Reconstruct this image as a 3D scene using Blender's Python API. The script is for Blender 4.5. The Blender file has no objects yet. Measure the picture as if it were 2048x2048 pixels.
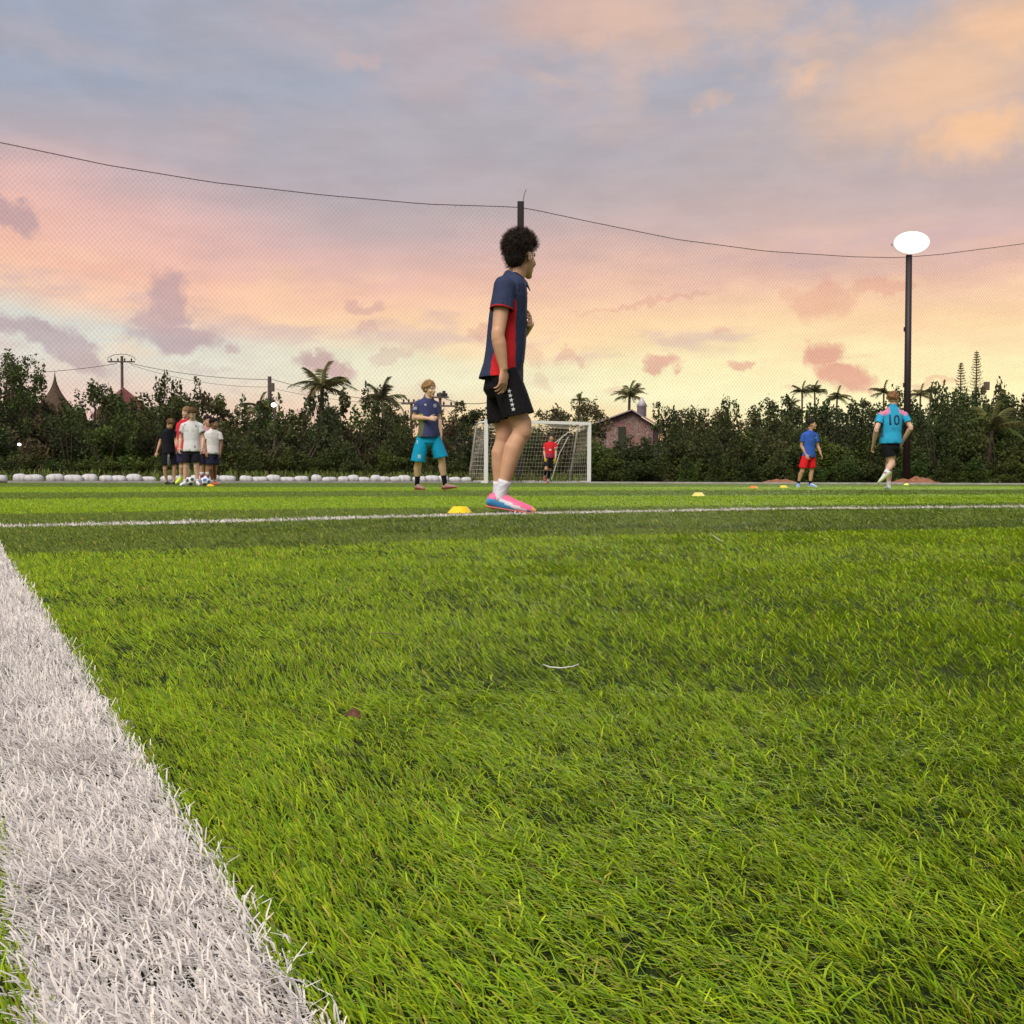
import bpy, bmesh, math, random
import numpy as np
from mathutils import Vector, Matrix, noise as mnoise
from mathutils.bvhtree import BVHTree

sc = bpy.context.scene
COL = sc.collection
rad = math.radians
rng = np.random.default_rng(7)
random.seed(7)

# ------------------------------------------------------------------ camera
CAM_H = 0.213
F_PX = 2050.0
PITCH = rad(1.914)
ROLL = rad(0.195)
cam_d = bpy.data.cameras.new("camera")
cam_d.sensor_width = 36.0
cam_d.lens = 36.0 * F_PX / 2048.0
cam_d.clip_start = 0.02
cam_d.clip_end = 3000.0
cam = bpy.data.objects.new("camera", cam_d)
COL.objects.link(cam)
CAM_R = Matrix.Rotation(math.pi / 2 - PITCH, 3, 'X') @ Matrix.Rotation(ROLL, 3, 'Z')
cam.matrix_world = Matrix.Translation((0, 0, CAM_H)) @ CAM_R.to_4x4()
sc.camera = cam


def ray(px, py):
    return CAM_R @ Vector(((px - 1024) / F_PX, -(py - 1024) / F_PX, -1.0))


def P(px, py, d):
    """point seen at photo pixel (2048 frame) standing d metres away"""
    r = ray(px, py)
    return Vector((0, 0, CAM_H)) + r * (d / r.y)


def G(px, d):
    """ground point on the column px at distance d"""
    p = P(px, 956, d)
    return Vector((p.x, d, 0))


# ------------------------------------------------------------------ node helpers
def s2l(c):
    o = []
    for v in c:
        v = v / 255.0
        o.append(v / 12.92 if v <= 0.04045 else ((v + 0.055) / 1.055) ** 2.4)
    return tuple(o)


class NT:
    def __init__(self, tree):
        self.t = tree
        tree.nodes.clear()

    def n(self, typ, **kw):
        nd = self.t.nodes.new(typ)
        for k, v in kw.items():
            setattr(nd, k, v)
        return nd

    def link(self, a, b):
        self.t.links.new(a, b)

    def put(self, sock, v):
        if isinstance(v, bpy.types.NodeSocket):
            self.t.links.new(v, sock)
        elif isinstance(v, (tuple, list)) and sock.type == 'RGBA' and len(v) == 3:
            sock.default_value = (*v, 1)
        else:
            sock.default_value = v

    def math(self, op, a, b=None, c=None, clamp=False):
        nd = self.n('ShaderNodeMath', operation=op, use_clamp=clamp)
        self.put(nd.inputs[0], a)
        if b is not None:
            self.put(nd.inputs[1], b)
        if c is not None:
            self.put(nd.inputs[2], c)
        return nd.outputs[0]

    def vmath(self, op, a, b=None):
        nd = self.n('ShaderNodeVectorMath', operation=op)
        self.put(nd.inputs[0], a)
        if b is not None:
            self.put(nd.inputs[1], b)
        return nd.outputs['Value'] if op in ('LENGTH', 'DOT_PRODUCT', 'DISTANCE') else nd.outputs['Vector']

    def mix(self, fac, a, b, blend='MIX'):
        nd = self.n('ShaderNodeMix', data_type='RGBA', blend_type=blend)
        self.put(nd.inputs['Factor'], fac)
        self.put(nd.inputs[6], a)
        self.put(nd.inputs[7], b)
        return nd.outputs[2]

    def smooth(self, v, lo, hi, a=0.0, b=1.0):
        nd = self.n('ShaderNodeMapRange', interpolation_type='SMOOTHSTEP')
        self.put(nd.inputs[0], v)
        self.put(nd.inputs[1], lo)
        self.put(nd.inputs[2], hi)
        self.put(nd.inputs[3], a)
        self.put(nd.inputs[4], b)
        return nd.outputs[0]

    def noise(self, vec, scale=5.0, detail=4.0, rough=0.5, dist=0.0):
        nd = self.n('ShaderNodeTexNoise')
        self.put(nd.inputs['Vector'], vec)
        nd.inputs['Scale'].default_value = scale
        nd.inputs['Detail'].default_value = detail
        nd.inputs['Roughness'].default_value = rough
        nd.inputs['Distortion'].default_value = dist
        return nd

    def ramp(self, fac, stops):
        nd = self.n('ShaderNodeValToRGB')
        el = nd.color_ramp.elements
        while len(el) < len(stops):
            el.new(0.5)
        for e, (p, c) in zip(el, stops):
            e.position = p
            e.color = (*c, 1)
        self.put(nd.inputs[0], fac)
        return nd.outputs[0]

    def xyz(self, x, y, z=0.0):
        nd = self.n('ShaderNodeCombineXYZ')
        self.put(nd.inputs[0], x)
        self.put(nd.inputs[1], y)
        self.put(nd.inputs[2], z)
        return nd.outputs[0]


# ------------------------------------------------------------------ sky
SUN_AZ = rad(36)


def azel(px, py):
    r = ray(px, py).normalized()
    return math.atan2(r.x, r.y), math.asin(r.z)


def build_world():
    w = bpy.data.worlds.new("World")
    sc.world = w
    w.use_nodes = True
    N = NT(w.node_tree)
    tc = N.n('ShaderNodeTexCoord')
    sep = N.n('ShaderNodeSeparateXYZ')
    N.link(tc.outputs['Generated'], sep.inputs[0])
    x, y, z = sep.outputs
    az = N.math('ARCTAN2', x, y)
    el = N.math('ARCSINE', N.math('MAXIMUM', z, 0.0))
    deg = N.math('MULTIPLY', el, 180 / math.pi)
    sunc = N.math('COSINE', N.math('SUBTRACT', az, SUN_AZ))      # 1 towards the afterglow, -1 behind
    # one continuous direction vector so that noise has no seam
    flat = N.vmath('MULTIPLY', tc.outputs['Generated'], (1, 1, 3.4))
    flat2 = N.vmath('MULTIPLY', tc.outputs['Generated'], (1, 1, 1.7))
    streak = N.noise(flat, 3.4, 4, 0.55).outputs[0]
    streak2 = N.noise(N.vmath('ADD', flat, (7.3, 2.1, 4.4)), 5.5, 4, 0.6).outputs[0]
    wisp = N.noise(N.vmath('ADD', flat, (1.3, 9.1, 3.7)), 1.7, 1, 0.5).outputs[0]
    d2 = N.math('ADD', deg, N.math('MULTIPLY', N.math('SUBTRACT', streak, 0.5), 5.0))
    d2 = N.math('ADD', d2, N.math('MULTIPLY', N.math('SUBTRACT', wisp, 0.5), 5.0))
    # the bands of colour sink a little from left to right across the afterglow
    d2 = N.math('ADD', d2, N.math('MULTIPLY', N.math('SINE', az), 2.2))
    f = N.math('DIVIDE', N.math('MAXIMUM', d2, 0.0), 50.0)

    def stops(lst):
        return [(e / 50.0, s2l(c)) for e, c in lst]
    left = N.ramp(f, stops([(0, (238, 196, 180)), (2.5, (232, 206, 192)), (4.6, (222, 220, 208)), (6.4, (216, 215, 206)), (8.3, (251, 208, 176)),
                            (10.5, (248, 194, 172)), (13.0, (232, 188, 182)), (15.5, (184, 174, 182)), (19.0, (158, 168, 187)), (26, (163, 170, 188)), (50, (128, 146, 180))]))
    right = N.ramp(f, stops([(0, (255, 196, 124)), (1.5, (255, 222, 156)), (4.0, (255, 248, 198)), (6.3, (255, 244, 190)), (9.0, (255, 220, 172)),
                             (11.5, (232, 190, 172)), (13.5, (204, 180, 176)), (17.5, (184, 174, 178)), (22, (174, 174, 186)), (28, (168, 172, 188)), (50, (134, 150, 182))]))
    back = N.ramp(f, stops([(0, (168, 160, 172)), (10, (186, 168, 178)), (25, (150, 160, 184)), (50, (124, 144, 178))]))
    c = N.mix(N.smooth(sunc, -0.8, 0.45), back, left)
    c = N.mix(N.smooth(sunc, 0.5, 0.99), c, right)
    # long grey-mauve and peach streaks through the lit band
    band = N.math('MULTIPLY', N.smooth(deg, 3.5, 8.0), N.smooth(deg, 19.0, 12.0))
    c = N.mix(N.math('MULTIPLY', N.math('MULTIPLY', N.smooth(streak2, 0.5, 0.66), band), 0.55), c, s2l((206, 176, 180)))
    c = N.mix(N.math('MULTIPLY', N.math('MULTIPLY', N.smooth(streak2, 0.47, 0.34), N.math('MULTIPLY', band, N.smooth(deg, 13.0, 10.0))), 0.45), c, s2l((254, 212, 172)))
    # coordinates for single clouds, warped so their edges are ragged
    base = N.xyz(az, el, 0.0)
    w1 = N.noise(base, 34, 4, 0.62).outputs['Color']
    w2 = N.noise(base, 7, 0, 0.5).outputs['Color']
    warp = N.vmath('ADD', N.vmath('MULTIPLY', N.vmath('SUBTRACT', w1, (0.5, 0.5, 0.5)), (0.058, 0.042, 0)),
                   N.vmath('MULTIPLY', N.vmath('SUBTRACT', w2, (0.5, 0.5, 0.5)), (0.035, 0.025, 0)))
    pw = N.vmath('ADD', base, warp)

    def blobs(lst, soft):
        m = None
        for (px, py, rx, ry, s, *tilt) in lst:
            a, e = azel(px, py)
            q = N.vmath('SUBTRACT', pw, (a, e, 0))
            if tilt:
                vr = N.n('ShaderNodeVectorRotate', rotation_type='Z_AXIS')
                N.put(vr.inputs['Vector'], q)
                vr.inputs['Angle'].default_value = rad(tilt[0])
                q = vr.outputs[0]
            q = N.vmath('LENGTH', N.vmath('MULTIPLY', q, (F_PX / rx, F_PX / ry, 0)))
            v = N.math('MULTIPLY', N.smooth(q, 1.25, soft), s)
            m = v if m is None else N.math('MAXIMUM', m, v)
        return m
    # high peach cloud, thicker towards the afterglow
    hi = N.noise(flat2, 5.2, 5, 0.58).outputs[0]
    him = N.math('MULTIPLY', N.smooth(hi, 0.47, 0.66), N.smooth(deg, 15.0, 21.0))
    him = N.math('MULTIPLY', him, N.smooth(sunc, 0.5, 1.0, 0.06, 0.6))
    peach = blobs([(1180, 20, 330, 90, .85), (1330, 70, 130, 60, .6), (1870, 170, 300, 120, .8), (1960, 270, 170, 70, 1.0), (1610, 135, 70, 40, .75), (1720, 215, 110, 55, .6), (2030, 60, 240, 100, .9), (1500, 20, 140, 60, .5),
                   (735, 118, 60, 28, .5), (1110, 150, 90, 22, .45), (1430, 190, 40, 20, .4)], 0.1)
    him = N.math('MAXIMUM', him, peach, clamp=True)
    hcol = N.mix(N.smooth(sunc, 0.75, 1.0), s2l((214, 180, 172)), s2l((250, 200, 156)))
    c = N.mix(N.math('MULTIPLY', him, 0.9), c, hcol)
    haze = blobs([(425, 265, 95, 60, .45), (150, 90, 420, 40, .35), (560, 60, 420, 70, .3), (1000, 240, 500, 60, .25)], 0.0)
    c = N.mix(haze, c, s2l((196, 176, 176)))
    # small low cumulus in silhouette
    low = blobs([(325, 606, 46, 50, .8), (300, 640, 50, 26, .7), (340, 672, 84, 30, .85), (45, 425, 60, 22, .7, 35), (95, 672, 125, 24, .75, 25), (655, 726, 62, 22, .9, 14), (470, 698, 30, 14, .65), (720, 622, 46, 14, .5), (735, 660, 30, 12, .45),
                 (955, 668, 36, 16, .55), (1060, 715, 40, 28, .35), (1140, 712, 28, 13, .5), (1320, 732, 36, 19, .85), (1470, 740, 24, 13, .75), (1640, 706, 38, 30, .95), (1680, 742, 58, 22, .95), (1650, 600, 60, 40, .5),
                 (1760, 580, 50, 18, .5), (1590, 590, 30, 22, .35), (1300, 608, 130, 6, .45, -7), (1860, 762, 60, 7, .45), (790, 712, 46, 12, .4), (1085, 760, 30, 12, .3), (870, 800, 34, 26, .3), (1440, 666, 18, 8, .3), (420, 735, 50, 10, .25)], 0.55)
    lown = N.noise(N.vmath('ADD', flat, (3.1, 5.5, 0.7)), 9, 3, 0.6).outputs[0]
    lowx = N.math('MULTIPLY', N.math('MULTIPLY', N.smooth(lown, 0.62, 0.72), N.smooth(deg, 8.5, 5.0)), 0.4)
    low = N.math('MAXIMUM', low, lowx)
    lcol = N.mix(N.smooth(sunc, 0.5, 1.0), s2l((178, 154, 166)), s2l((226, 158, 142)))
    c = N.mix(N.math('MULTIPLY', low, 0.85), c, lcol)
    finew = N.noise(N.vmath('ADD', flat, (4.0, 0.3, 8.0)), 15, 5, 0.6).outputs[0]
    tex = N.smooth(finew, 0.3, 0.7, 0.955, 1.045)
    lit = N.math('MULTIPLY', N.smooth(deg, 16.0, 8.0, 1.05, 1.11), tex)
    c = N.vmath('MULTIPLY', c, N.xyz(lit, lit, lit))
    # clear-air base from the physical sky, low sun, blended in thinly
    sky = N.n('ShaderNodeTexSky', sky_type='NISHITA')
    sky.sun_disc = False
    sky.sun_elevation = rad(1.0)
    sky.sun_rotation = SUN_AZ
    skyc = N.vmath('MULTIPLY', sky.outputs[0], (0.1, 0.1, 0.1))
    c = N.mix(0.06, c, skyc)
    bg = N.n('ShaderNodeBackground')
    N.put(bg.inputs[0], c)
    bg.inputs[1].default_value = 1.0
    out = N.n('ShaderNodeOutputWorld')
    N.link(bg.outputs[0], out.inputs[0])
    w.cycles.sampling_method = 'NONE'


build_world()

# the pitch floodlights wash the field evenly: one broad, soft, slightly warm source behind the camera
sun_d = bpy.data.lights.new("sun", 'SUN')
sun_d.energy = 4.0
sun_d.angle = rad(40)
sun_d.color = (1.0, 0.93, 0.80)
sun = bpy.data.objects.new("sun", sun_d)
COL.objects.link(sun)
sun.rotation_euler = Vector((0.35, 0.75, -1.0)).to_track_quat('-Z', 'Y').to_euler()

sc.view_settings.view_transform = 'Standard'
sc.view_settings.look = 'None'
sc.view_settings.gamma = 1.0
sc.view_settings.exposure = 0.0
sc.view_settings.use_curve_mapping = False
sc.render.engine = 'CYCLES'
sc.cycles.use_denoising = True
try:
    sc.cycles.denoiser = 'OPENIMAGEDENOISE'
except Exception:
    pass
sc.cycles.max_bounces = 6
sc.cycles.diffuse_bounces = 3
sc.cycles.glossy_bounces = 2
sc.cycles.transmission_bounces = 3
sc.cycles.transparent_max_bounces = 8
sc.cycles.caustics_reflective = False
sc.cycles.caustics_refractive = False

# ------------------------------------------------------------------ materials
MATS = {}


def mat(name, color, rough=0.7, spec=0.3, noise_scale=None, noise_amt=0.15, bump=0.0, bump_scale=60, metal=0.0, emit=None):
    if name in MATS:
        return MATS[name]
    m = bpy.data.materials.new(name)
    m.use_nodes = True
    N = NT(m.node_tree)
    b = N.n('ShaderNodeBsdfPrincipled')
    tc = N.n('ShaderNodeTexCoord')
    col = (*color, 1)
    if noise_scale:
        nz = N.noise(tc.outputs['Object'], noise_scale, 5, 0.6).outputs[0]
        lo = tuple(v * (1 - noise_amt) for v in color)
        hi = tuple(min(1, v * (1 + noise_amt)) for v in color)
        N.link(N.ramp(nz, [(0.3, lo), (0.7, hi)]), b.inputs['Base Color'])
    else:
        b.inputs['Base Color'].default_value = col
    b.inputs['Roughness'].default_value = rough
    b.inputs['Specular IOR Level'].default_value = spec
    b.inputs['Metallic'].default_value = metal
    if bump:
        bp = N.n('ShaderNodeBump')
        bp.inputs['Strength'].default_value = bump
        bp.inputs['Distance'].default_value = 0.01
        N.link(N.noise(tc.outputs['Object'], bump_scale, 4, 0.6).outputs[0], bp.inputs['Height'])
        N.link(bp.outputs[0], b.inputs['Normal'])
    if emit:
        b.inputs['Emission Color'].default_value = (*emit[0], 1)
        b.inputs['Emission Strength'].default_value = emit[1]
    o = N.n('ShaderNodeOutputMaterial')
    N.link(b.outputs[0], o.inputs[0])
    MATS[name] = m
    return m


def attr_mat(name, rough=0.7, spec=0.3, transl=0.0, bump=0.0, bump_scale=200, sss=0.0, vary=0.0, sheen=0.0, each=False):
    """material that takes its colour from the mesh's 'col' attribute (dye / leaf colour)"""
    if name in MATS:
        return MATS[name]
    m = bpy.data.materials.new(name)
    m.use_nodes = True
    N = NT(m.node_tree)
    at = N.n('ShaderNodeAttribute', attribute_name='col')
    b = N.n('ShaderNodeBsdfPrincipled')
    c = at.outputs['Color']
    tc = N.n('ShaderNodeTexCoord')
    if vary:
        nz = N.noise(tc.outputs['Object'], 14, 4, 0.6).outputs[0]
        c = N.mix(1.0, c, N.ramp(nz, [(0.3, (1 - vary,) * 3), (0.7, (1.0,) * 3)]), 'MULTIPLY')
    if each:                                        # every plant its own tint
        oi = N.n('ShaderNodeObjectInfo')
        c = N.mix(1.0, c, N.ramp(oi.outputs['Random'], [(0.0, (0.62, 0.66, 0.70)), (0.35, (1.0, 0.95, 0.85)), (0.7, (1.15, 1.0, 0.85)), (1.0, (0.95, 1.25, 0.9))]), 'MULTIPLY')
    N.put(b.inputs['Base Color'], c)
    b.inputs['Roughness'].default_value = rough
    b.inputs['Specular IOR Level'].default_value = spec
    if sss:
        b.inputs['Subsurface Weight'].default_value = sss
        b.inputs['Subsurface Radius'].default_value = (0.012, 0.005, 0.003)
        b.inputs['Subsurface Scale'].default_value = 0.5
    if sheen:
        b.inputs['Sheen Weight'].default_value = sheen
    if bump:
        bp = N.n('ShaderNodeBump')
        bp.inputs['Strength'].default_value = bump
        bp.inputs['Distance'].default_value = 0.004
        N.link(N.noise(tc.outputs['Object'], bump_scale, 3, 0.6).outputs[0], bp.inputs['Height'])
        N.link(bp.outputs[0], b.inputs['Normal'])
    sh = b.outputs[0]
    if transl:
        t = N.n('ShaderNodeBsdfTranslucent')
        N.put(t.inputs[0], c)
        mx = N.n('ShaderNodeMixShader')
        mx.inputs[0].default_value = transl
        N.link(sh, mx.inputs[1])
        N.link(t.outputs[0], mx.inputs[2])
        sh = mx.outputs[0]
    o = N.n('ShaderNodeOutputMaterial')
    N.link(sh, o.inputs[0])
    MATS[name] = m
    return m


# ------------------------------------------------------------------ object helpers
def tag(o, label=None, cat=None, group=None, kind=None):
    if label:
        o['label'] = label
    if cat:
        o['category'] = cat
    if group:
        o['group'] = group
    if kind:
        o['kind'] = kind
    return o


def link(o, parent=None):
    COL.objects.link(o)
    if parent is not None:
        o.parent = parent
    return o


def empty(name, loc, rz=0.0):
    o = bpy.data.objects.new(name, None)
    o.location = loc
    o.rotation_euler = (0, 0, rz)
    o.empty_display_size = 0.1
    return link(o)


def mesh_np(name, V, Fc, col=None, smooth=False):
    """V (n,3); Fc (m,k) all faces of one size; col per-vertex (n,3)"""
    V = np.asarray(V, dtype=np.float32)
    Fc = np.asarray(Fc, dtype=np.int32)
    me = bpy.data.meshes.new(name)
    k = Fc.shape[1]
    me.vertices.add(len(V))
    me.vertices.foreach_set('co', V.ravel())
    me.loops.add(Fc.size)
    me.loops.foreach_set('vertex_index', Fc.ravel())
    me.polygons.add(len(Fc))
    me.polygons.foreach_set('loop_start', np.arange(0, Fc.size, k, dtype=np.int32))
    me.polygons.foreach_set('loop_total', np.full(len(Fc), k, dtype=np.int32))
    if smooth:
        me.polygons.foreach_set('use_smooth', np.ones(len(Fc), dtype=bool))
    me.update(calc_edges=True)
    if col is not None:
        set_col(me, col)
    return me


def set_col(me, col):
    a = me.attributes.get('col') or me.attributes.new('col', 'FLOAT_COLOR', 'POINT')
    col = np.asarray(col, dtype=np.float32)
    a.data.foreach_set('color', np.hstack([col, np.ones((len(col), 1), np.float32)]).ravel())


def obj(name, me, m=None, parent=None):
    o = bpy.data.objects.new(name, me)
    if m is not None and not me.materials:
        me.materials.append(m)
    return link(o, parent)


def pyd(name, V, Fc, smooth=False):
    me = bpy.data.meshes.new(name)
    me.from_pydata([tuple(v) for v in V], [], Fc)
    if smooth:
        me.polygons.foreach_set('use_smooth', np.ones(len(Fc), dtype=bool))
    me.update()
    return me


class MB:
    """collects closed primitives; build() joins them as one mesh"""
    def __init__(self):
        self.v = []
        self.f = []

    def add(self, V, Fc):
        o = len(self.v)
        self.v.extend([Vector(q) for q in V])
        self.f.extend([tuple(i + o for i in q) for q in Fc])
        return self

    def loft(self, rings, n=16, caps=True):
        """rings: (centre, a, b) with a, b the half axes"""
        V = []
        Fc = []
        for (c, a, b) in rings:
            for i in range(n):
                t = 2 * math.pi * i / n
                V.append(c + a * math.cos(t) + b * math.sin(t))
        for r in range(len(rings) - 1):
            for i in range(n):
                j = (i + 1) % n
                Fc.append((r * n + i, r * n + j, (r + 1) * n + j, (r + 1) * n + i))
        if caps:
            V.append(Vector(rings[0][0]))
            V.append(Vector(rings[-1][0]))
            k = len(V) - 2
            L = (len(rings) - 1) * n
            for i in range(n):
                j = (i + 1) % n
                Fc.append((k, j, i))
                Fc.append((k + 1, L + i, L + j))
        return self.add(V, Fc)

    def tube(self, pts, radii, n=8):
        """tapered tube through pts"""
        pts = [Vector(p) for p in pts]
        if not isinstance(radii, (list, tuple)):
            radii = [radii] * len(pts)
        rings = []
        up = None
        for i, p in enumerate(pts):
            d = (pts[min(i + 1, len(pts) - 1)] - pts[max(i - 1, 0)]).normalized()
            if up is None:
                up = Vector((0, 0, 1)) if abs(d.z) < 0.9 else Vector((1, 0, 0))
            a = d.cross(up).normalized()
            b = a.cross(d).normalized()
            up = b
            rings.append((p, a * radii[i], b * radii[i]))
        return self.loft(rings, n)

    def capsule(self, a, b, ra, rb, n=14, flat=None):
        a = Vector(a)
        b = Vector(b)
        d = (b - a)
        L = d.length
        d = d / L if L > 1e-6 else Vector((0, 0, 1))
        up = Vector((0, 0, 1)) if abs(d.z) < 0.9 else Vector((1, 0, 0))
        s1 = d.cross(up).normalized()
        s2 = s1.cross(d).normalized()
        rings = []
        for k in range(5):
            t = math.pi / 2 * k / 4
            rings.append((a - d * ra * math.cos(t), s1 * max(ra * math.sin(t), ra * 0.05), s2 * max(ra * math.sin(t), ra * 0.05)))
        for k in range(4, -1, -1):
            t = math.pi / 2 * k / 4
            rings.append((b + d * rb * math.cos(t), s1 * max(rb * math.sin(t), rb * 0.05), s2 * max(rb * math.sin(t), rb * 0.05)))
        return self.loft(rings, n)

    def ell(self, c, ax, ay, az, n=16, m=10):
        """ellipsoid with half-axis vectors"""
        c = Vector(c)
        rings = []
        for k in range(m + 1):
            t = math.pi * k / m
            s = max(math.sin(t), 0.03)
            rings.append((c - az * math.cos(t), ax * s, ay * s))
        return self.loft(rings, n)

    def box(self, c, h, M=None):
        c = Vector(c)
        V = []
        for sx in (-1, 1):
            for sy in (-1, 1):
                for sz in (-1, 1):
                    q = Vector((sx * h[0], sy * h[1], sz * h[2]))
                    V.append(c + (M @ q if M else q))
        Fc = [(0, 1, 3, 2), (4, 6, 7, 5), (0, 4, 5, 1), (2, 3, 7, 6), (0, 2, 6, 4), (1, 5, 7, 3)]
        return self.add(V, Fc)

    def bar(self, a, b, w, h=None):
        """rectangular bar from a to b"""
        a = Vector(a)
        b = Vector(b)
        h = w if h is None else h
        d = (b - a).normalized()
        up = Vector((0, 0, 1)) if abs(d.z) < 0.9 else Vector((0, 1, 0))
        s = d.cross(up).normalized()
        u = s.cross(d).normalized()
        M = Matrix((s, u, d)).transposed()
        return self.box((a + b) / 2, (w / 2, h / 2, (b - a).length / 2), M)

    def build(self, name, m=None, parent=None, smooth=False):
        me = pyd(name, self.v, self.f, smooth)
        bm = bmesh.new()
        bm.from_mesh(me)
        bmesh.ops.recalc_face_normals(bm, faces=bm.faces)
        bm.to_mesh(me)
        bm.free()
        return obj(name, me, m, parent)

    def remesh(self, voxel, smooth=4, ratio=None):
        """one continuous surface around all primitives"""
        me = pyd('tmp', self.v, self.f)
        o = bpy.data.objects.new('tmp', me)
        COL.objects.link(o)
        md = o.modifiers.new('r', 'REMESH')
        md.mode = 'VOXEL'
        md.voxel_size = voxel
        if smooth:
            ms = o.modifiers.new('s', 'SMOOTH')
            ms.factor = 0.5
            ms.iterations = smooth
        if ratio:
            mdm = o.modifiers.new('d', 'DECIMATE')
            mdm.ratio = ratio
        dg = bpy.context.evaluated_depsgraph_get()
        res = bpy.data.meshes.new_from_object(o.evaluated_get(dg))
        bpy.data.objects.remove(o)
        bpy.data.meshes.remove(me)
        res.polygons.foreach_set('use_smooth', np.ones(len(res.polygons), dtype=bool))
        return res


def coords(me):
    a = np.empty(len(me.vertices) * 3, np.float32)
    me.vertices.foreach_get('co', a)
    return a.reshape(-1, 3)


def sst(x, lo, hi):
    t = np.clip((x - lo) / (hi - lo), 0, 1)
    return t * t * (3 - 2 * t)


# ------------------------------------------------------------------ ground and pitch
A = rad(27.5)
VX, VY = math.cos(A), math.sin(A)          # along the cross lines and mowing stripes
NX, NY = -math.sin(A), math.cos(A)         # away from the camera, along the touchline


def fp(s, p):
    """pitch coordinates -> world xy"""
    return s * VX + p * NX, s * VY + p * NY


def gp(px, py, z=0.009):
    """ground point under a photo pixel, in pitch coordinates (s, p)"""
    r = ray(px, py)
    k = (z - CAM_H) / r.z
    x, y = r.x * k, r.y * k
    return x * VX + y * VY, x * NX + y * NY


def curve(picks):
    q = sorted(gp(*k) for k in picks)
    return [a for a, _ in q], [b for _, b in q]


# borders between light and dark turf rolls and the cross line: not perfectly straight, as laid on the uneven ground
STRIPES = [curve([(0, 1106), (400, 1095), (700, 1086), (1024, 1073), (2048, 1052)]),
           curve([(0, 1027), (690, 1015), (2048, 1005)]),
           curve([(0, 997), (690, 992), (2048, 988)]),
           curve([(0, 984.5), (690, 981), (2048, 978)]),
           curve([(0, 973), (2048, 973.2)])]
CROSS = curve([(0, 1051.5), (530, 1039), (1012, 1026.5), (1590, 1016.5), (2048, 1012)])
LINE_S = (0.024, 0.124)                             # touchline
SKEW = 0.0195
EDGE = [(-60, 24.0), (-15.4, 31.2), (0.5, 40.5), (21.0, 40.5), (70.0, 44.0)]   # far border of the turf


def edge_y(x):
    return np.interp(x, [e[0] for e in EDGE], [e[1] for e in EDGE])


def build_ground():
    m = mat('soil', (0.075, 0.055, 0.035), 0.95, 0.1, 0.6, 0.4, 0.6, 6)
    obj('ground', pyd('ground', [(-900, -60, -0.03), (900, -60, -0.03), (900, 1800, -0.03), (-900, 1800, -0.03)], [(0, 1, 2, 3)]), m)['kind'] = 'structure'
    mm = bpy.data.materials.new('turf_base')
    mm.use_nodes = True
    N = NT(mm.node_tree)
    geo = N.n('ShaderNodeNewGeometry')
    sep = N.n('ShaderNodeSeparateXYZ')
    N.link(geo.outputs['Position'], sep.inputs[0])
    p = N.math('ADD', N.math('MULTIPLY', sep.outputs[0], NX), N.math('MULTIPLY', sep.outputs[1], NY))
    par = None
    sgn = 1.0
    for b in STRIPES:
        st = N.math('MULTIPLY', N.math('GREATER_THAN', p, float(np.mean(b[1]))), sgn)
        par = st if par is None else N.math('ADD', par, st)
        sgn = -sgn
    nz = N.noise(geo.outputs['Position'], 3.0, 6, 0.7).outputs[0]
    fine = N.noise(geo.outputs['Position'], 420.0, 3, 0.7).outputs[0]
    c = N.mix(par, (0.17, 0.27, 0.016), (0.085, 0.14, 0.022))
    c = N.mix(N.smooth(nz, 0.35, 0.7, 0.0, 0.35), c, (0.12, 0.17, 0.02))
    # near the camera black rubber infill shows between the tufts
    far = N.smooth(N.vmath('LENGTH', geo.outputs['Position']), 3.0, 8.0)
    crumb = N.mix(N.smooth(fine, 0.4, 0.6), (0.010, 0.013, 0.006), (0.030, 0.048, 0.008))
    c = N.mix(far, crumb, c)
    b = N.n('ShaderNodeBsdfPrincipled')
    N.put(b.inputs['Base Color'], c)
    b.inputs['Roughness'].default_value = 0.9
    b.inputs['Specular IOR Level'].default_value = 0.1
    o = N.n('ShaderNodeOutputMaterial')
    N.link(b.outputs[0], o.inputs[0])
    V = [(-60, -30, 0.0), (70, -30, 0.0)] + [(x, y, 0.0) for x, y in reversed(EDGE)]
    obj('pitch', pyd('pitch', V, [tuple(range(len(V)))]), mm)['kind'] = 'structure'
    # low concrete kerb round the far border
    k = MB()
    kp = [(-15.4, 31.2), (0.5, 40.5), (21.0, 40.5), (70.0, 44.0)]
    for (a, b2) in zip(kp[:-1], kp[1:]):
        k.bar((a[0], a[1] + 0.12, 0.02), (b2[0], b2[1] + 0.12, 0.02), 0.18, 0.10)
    k.build('kerb', mat('concrete', (0.36, 0.34, 0.31), 0.9, 0.2, 3, 0.25, 0.3, 40))['kind'] = 'structure'


build_ground()


# ------------------------------------------------------------------ turf blades
def clump_noise(x, y, k, seed):
    """cheap smooth 2-D noise"""
    r = np.random.default_rng(seed)
    s = np.zeros_like(x)
    for i in range(7):
        a = r.uniform(0, 2 * math.pi)
        f = k * r.uniform(0.6, 1.9)
        ph = r.uniform(0, 6.28)
        s += np.sin(f * (x * np.cos(a) + y * np.sin(a)) + ph + 1.3 * np.sin(f * 0.6 * (x * np.sin(a) - y * np.cos(a)) + ph * 2))
    return s / 4.0


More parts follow.
